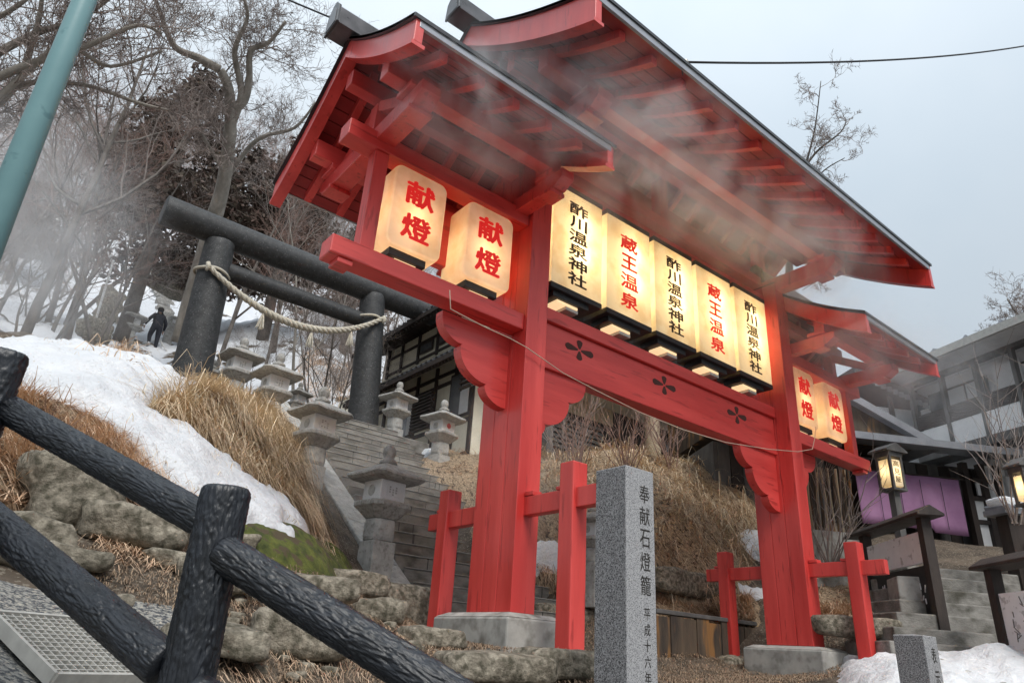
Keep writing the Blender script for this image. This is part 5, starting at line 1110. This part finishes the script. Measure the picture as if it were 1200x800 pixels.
x2 = S2.at(1260, 700)[0]; lo_, hi_ = min(0, x2), max(0, x2)
S2.e.location = (S2.o[0], S2.o[1], 0)
def sb(a, b): return (min(a, b), max(a, b))
X0 = S2.at(1165, 700)[0]
q0, q1 = sb(X0, X0+2.2)
srf(S2, q0-.1, q1+.25, za)
for x in (q0, q1-.12): S2.box(x, x+.14, -.07, .07, za-2.2, za, 'post', WOODD)
S2.box(q0+.14, q1-.14, -.03, .03, za-.98, za-.30, 'white_panel', SIGNW)
S2.box(q0+.14, q1-.14, -.02, .04, za-2.0, za-1.0, 'dark_panel', BLACK)
m = MB(); R9 = random.Random(8)
for i in range(7):
    x = q0+.35+i*.2
    for k in range(6): z = za-.88+R9.random()*.45; m.bar((x+R9.uniform(-.05, .05), -.034, z), (x+R9.uniform(-.06, .06), -.034, z+R9.uniform(.03, .10)), .010, .006)
m.build('brush_writing', WOODG, S2.e)
# stone steps of the inn
pA = hit(1132, 766)+np.array([0, 0, .10]); pB = pA+(pd(1132, 668, np.linalg.norm(pA-EYE)+2.6)-pA); print('steps', pA, pB, np.linalg.norm(pA-EYE)); ia = empty('inn_steps', tuple(pA), math.atan2(-.5, .86), 'old mossy stone steps rising to the inn entrance', 'stairs'); ca, sa = math.cos(-ia.rotation_euler[2]), math.sin(-ia.rotation_euler[2])
for i in range(7):
    dx, dy = (pB[0]-pA[0])*i/6, (pB[1]-pA[1])*i/6; lx, ly = dx*ca-dy*sa, dx*sa+dy*ca; z = (pB[2]-pA[2])*i/6
    MB().box(lx-1.05, lx+.95, ly, ly+1.0, z-.36, z+.0+rng.normal(0, .008)).build('step', STEP, ia, .02)
# reed screen and its footing
o_, d_, a_ = frame2(968, 600, 14.5, (.86, -.5)); Rr_ = Facade(o_, d_, a_, 'reed_screen', 'brown reed bundle screen right of the right pillar', 'screen')
z0 = Rr_.at(968, 622)[1]; z1 = Rr_.at(968, 548)[1]
for i in range(24):
    x = -.6+i*.05; MB().tube([(x, rng.normal(0, .02), z0), (x+rng.normal(0, .02), rng.normal(0, .02), (z0+z1)/2), (x+rng.normal(0, .03), 0, z1)], .024, 5).build('reed', WOODB if i % 3 else LOGP, Rr_.e)
Rr_.box(-.7, .75, -.1, .3, z0-1.0, z0-.01, 'footing', CONC)
# ================================================================ PERSON AND THINGS ON THE UPPER PATH
pf = np.array(pt(176, 410, 27)); ph_ = 1.72; PY = 27
person = empty('person', tuple(pf), .15, 'person in dark jacket and trousers climbing the upper steps, seen from behind', 'person')
bm = bmesh.new(); vl = bm.verts.layers.skin.verify()
J = {'pel': (0, 0, .98, .15, .11), 'wai': (0, .02, 1.12, .14, .10), 'che': (.0, .07, 1.32, .19, .12), 'nek': (0, .10, 1.48, .07, .07), 'hd0': (0, .12, 1.56, .07, .075), 'hd1': (0, .13, 1.66, .095, .10), 'hd2': (0, .13, 1.74, .06, .065),
     'shl': (-.17, .08, 1.42, .07, .07), 'ell': (-.31, .02, 1.20, .052, .052), 'wrl': (-.36, .14, 1.02, .036, .036), 'hal': (-.37, .18, .96, .04, .03), 'shr': (.17, .08, 1.42, .07, .07), 'elr': (.29, .04, 1.18, .052, .052), 'wrr': (.33, .20, 1.02, .036, .036), 'har': (.34, .25, .98, .04, .03),
     'hil': (-.10, 0, .93, .10, .10), 'knl': (-.12, .16, .60, .068, .068), 'anl': (-.12, .02, .30, .045, .045), 'tol': (-.12, .14, .26, .045, .03), 'hir': (.10, 0, .93, .10, .10), 'knr': (.12, .0, .50, .066, .066), 'anr': (.12, -.10, .08, .045, .045), 'tor': (.12, .04, .03, .045, .03)}
E_l = [('pel', 'wai'), ('wai', 'che'), ('che', 'nek'), ('nek', 'hd0'), ('hd0', 'hd1'), ('hd1', 'hd2'), ('che', 'shl'), ('shl', 'ell'), ('ell', 'wrl'), ('wrl', 'hal'), ('che', 'shr'), ('shr', 'elr'), ('elr', 'wrr'), ('wrr', 'har'), ('pel', 'hil'), ('hil', 'knl'), ('knl', 'anl'), ('anl', 'tol'), ('pel', 'hir'), ('hir', 'knr'), ('knr', 'anr'), ('anr', 'tor')]
vv = {}
for k, (x, y, z, rx, ry) in J.items(): vv[k] = bm.verts.new((x, y, z)); vv[k][vl].radius = (rx*1.28, ry*1.28)
vv['pel'][vl].use_root = True
for a, b in E_l: bm.edges.new((vv[a], vv[b]))
me = bpy.data.meshes.new('body'); bm.to_mesh(me); bm.free(); me.materials.append(CLOTH)
body = put(me, 'body', person); body.modifiers.new('skin', 'SKIN'); ss = body.modifiers.new('sub', 'SUBSURF'); ss.levels = 2; ss.render_levels = 2
MB().lathe([(.02, 1.60), (.105, 1.64), (.118, 1.70), (.10, 1.76), (.05, 1.795), (.01, 1.80)], 14).build('hair', HAIR, person, smooth=True).location = (0, .125, 0)
MB().lathe([(.055, 1.50), (.06, 1.56), (.062, 1.60)], 12).build('neck', SKIN, person, smooth=True).location = (0, .118, 0)
for n_, x, y, z in (('shoe', -.12, .09, .25), ('shoe', .12, -.01, .02)): MB().loft([(.05, .13, -.04, .6), (.055, .14, 0, .6), (.04, .09, .06, .7)]).build(n_, SHOE, person, smooth=True).location = (x, y, z)
for sx, y, z in ((-.37, .20, .94), (.34, .27, .96)):
    hb = MB().loft([(.018, .035, -.10, .5), (.022, .04, -.05, .5), (.018, .03, 0, .5)]).build('hand', SKIN, person, smooth=True); hb.location = (sx, y, z)
    for q in range(4): MB().tube([(0, -.027+q*.018, -.095), (.0, -.027+q*.018, -.13), (.006, -.027+q*.018, -.155+.006*abs(q-1))], [.008, .0075, .006], 5).build('finger', SKIN, hb)
    MB().tube([(0, .035, -.03), (0, .055, -.07), (0, .055, -.09)], [.009, .008, .006], 5).build('thumb', SKIN, hb)
# upper stone steps and handrail
us = empty('upper_steps', tuple(pf+np.array([0, 0, 0])), .2, 'dark stone steps under the climbing person', 'stairs')
for i in range(-7, 4): MB().box(-1.0, 1.3, i*.36-.1, i*.36+.45, i*.2-.35, i*.2-.02).build('step', STEP, us, .02)
hr = empty('handrail', tuple(pt(196, 425, 25.5)), 0, 'white metal handrail beside the climbing person', 'handrail'); HRo = Vector(hr.location)
hpts = [Vector(pt(x, y, Y))-HRo for x, y, Y in ((184, 391, 28), (190, 403, 27), (197, 414, 26), (205, 428, 25))]
MB().tube(hpts, .03, 8).build('rail', GREYW, hr)
for p in hpts: MB().tube([p, p-Vector((0, 0, .95))], .025, 8).build('upright', GREYW, hr)
p = pt(196, 398, 29); marker_o = empty('stone_stele', tuple(p), .2, 'narrow dark stone stele standing in the snow right of the person', 'stele'); MB().box(-.16, .16, -.14, .14, -1.2, 1.0, .01, .01).build('shaft', STONE, marker_o, .02); MB().box(-.06, .06, -.150, -.141, .72, .86).build('plate', PALE, marker_o)
a = Vector(pt(113, 372, 24)); b = Vector(pt(133, 305, 24)); wp = MB().tube([Vector((0, 0, 0)), b-a], .035, 8).build('white_pole', GREYW, None); wp.location = a; tag(wp, 'slanting thin white pole on the misty slope at left', 'pole')
# line of stones edging the snowy path
rr = random.Random(2); ORD = 'first second third fourth fifth sixth seventh eighth ninth tenth eleventh twelfth thirteenth fourteenth fifteenth sixteenth seventeenth eighteenth nineteenth twentieth twenty-first twenty-second twenty-third twenty-fourth'.split()
for i in range(24):
    t = i/23; x = 200-28*t+2*math.sin(i); y = 385-95*t; p = hit(x, y, 20); s_ = rr.uniform(.30, .55)
    o = slab(-s_, s_, -s_*.6, s_*.6, -s_*.4, s_*.5, STONED, 'path_stone', 'rough grey stone, %s from the bottom of the row edging the snowy path' % ORD[i], 'stone', 'stones edging the snowy path', i+80, rr.uniform(0, 3), .06); o.location = p
for x, y, D, w_, h_, lab in ((112, 388, 25, .6, .7, 'leaning brown boulder left of the snowy path'), (128, 358, 28, .6, 1.0, 'tall pointed brown rock by the reddish tree'), (205, 330, 34, 1.6, 1.0, 'dark brown earth bank stone right of the path')):
    p = pd(x, y, D); slab(-w_*.6, w_*.6, -w_*.4, w_*.4, -h_*.6, h_*.6, ROCK, 'hill_boulder', lab, 'rock', 'boulders on the hillside', int(x), .4, .15).location = p
# ================================================================ STEAM
def steam(name, cen, size, dens, label, seed=0, sc=1.2, rz=0, lo=.45, hi=.75):
    m = bpy.data.materials.new('steam'); m.use_nodes = True; N = m.node_tree.nodes; K = m.node_tree.links.new; N.remove(N['Principled BSDF'])
    pv = N.new('ShaderNodeVolumePrincipled'); pv.inputs['Color'].default_value = (.93, .94, .96, 1); pv.inputs['Anisotropy'].default_value = .1
    g = N.new('ShaderNodeTexCoord'); ln = N.new('ShaderNodeVectorMath'); ln.operation = 'LENGTH'
    K(g.outputs['Object'], ln.inputs[0])
    nz = N.new('ShaderNodeTexNoise'); nz.noise_dimensions = '3D'; nz.inputs['Scale'].default_value = sc; nz.inputs['Detail'].default_value = 6; nz.inputs['Roughness'].default_value = .62; nz.inputs['Distortion'].default_value = 1.6
    ge = N.new('ShaderNodeNewGeometry'); ofs = N.new('ShaderNodeVectorMath'); ofs.operation = 'ADD'; ofs.inputs[1].default_value = (seed*5.1, seed*3.3, 0); K(ge.outputs['Position'], ofs.inputs[0]); K(ofs.outputs[0], nz.inputs['Vector'])
    fall = N.new('ShaderNodeMapRange'); fall.interpolation_type = 'SMOOTHSTEP'; fall.inputs[1].default_value = 1; fall.inputs[2].default_value = .25; K(ln.outputs['Value'], fall.inputs[0])
    wsp = N.new('ShaderNodeMapRange'); wsp.interpolation_type = 'SMOOTHSTEP'; wsp.inputs[1].default_value = lo; wsp.inputs[2].default_value = hi; K(nz.outputs['Fac'], wsp.inputs[0])
    a = N.new('ShaderNodeMath'); a.operation = 'MULTIPLY'; K(fall.outputs[0], a.inputs[0]); K(wsp.outputs[0], a.inputs[1]); b = N.new('ShaderNodeMath'); b.operation = 'MULTIPLY'; K(a.outputs[0], b.inputs[0]); b.inputs[1].default_value = dens
    K(b.outputs[0], pv.inputs['Density']); K(pv.outputs[0], N['Material Output'].inputs['Volume'])
    bm = bmesh.new(); bmesh.ops.create_icosphere(bm, subdivisions=3, radius=1); me = bpy.data.meshes.new(name); bm.to_mesh(me); bm.free(); me.materials.append(m)
    o = put(me, name, None, cen, kind='stuff', label=label, cat='steam'); o.scale = size; o.rotation_euler = (0, 0, rz); return o
steam('steam', (4.9, 4.25, 7.0), (2.4, 1.2, 1.1), 2.6, 'steam drifting under the eaves over the lanterns', 1, 1.0, lo=.42, hi=.78)
steam('steam', (7.8, 4.3, 7.2), (2.8, 1.2, 1.1), 2.1, 'steam drifting under the middle of the main roof', 2, .95, lo=.42, hi=.78)
steam('steam', (2.9, 4.6, 6.6), (1.4, 1.0, .8), 1.6, 'thin steam under the small left roof', 3, 1.4, lo=.40, hi=.72)
steam('steam', tuple(pt(30, 290, 12)), (2.4, 3.0, 2.4), .6, 'pale steam rising over the slope at the left', 4, .7, lo=.36)
steam('steam', tuple(pt(590, 560, 7.4)), (2.0, 1.3, 1.4), .30, 'faint steam at the foot of the stairs', 5, .9, lo=.35)
steam('steam', tuple(pt(430, 560, 9)), (1.4, 1.5, 1.0), .25, 'faint steam over the lowest stone lantern', 6, .9, lo=.35)
steam('steam', tuple(pd(1090, 450, 14)), (3.2, 1.6, 1.3), .30, 'grey steam before the inn balcony', 7, .8, lo=.40)
steam('steam', tuple(pd(985, 400, 11)), (1.6, 1.4, 1.4), .35, 'steam around the small right roof', 8, .9, lo=.38)
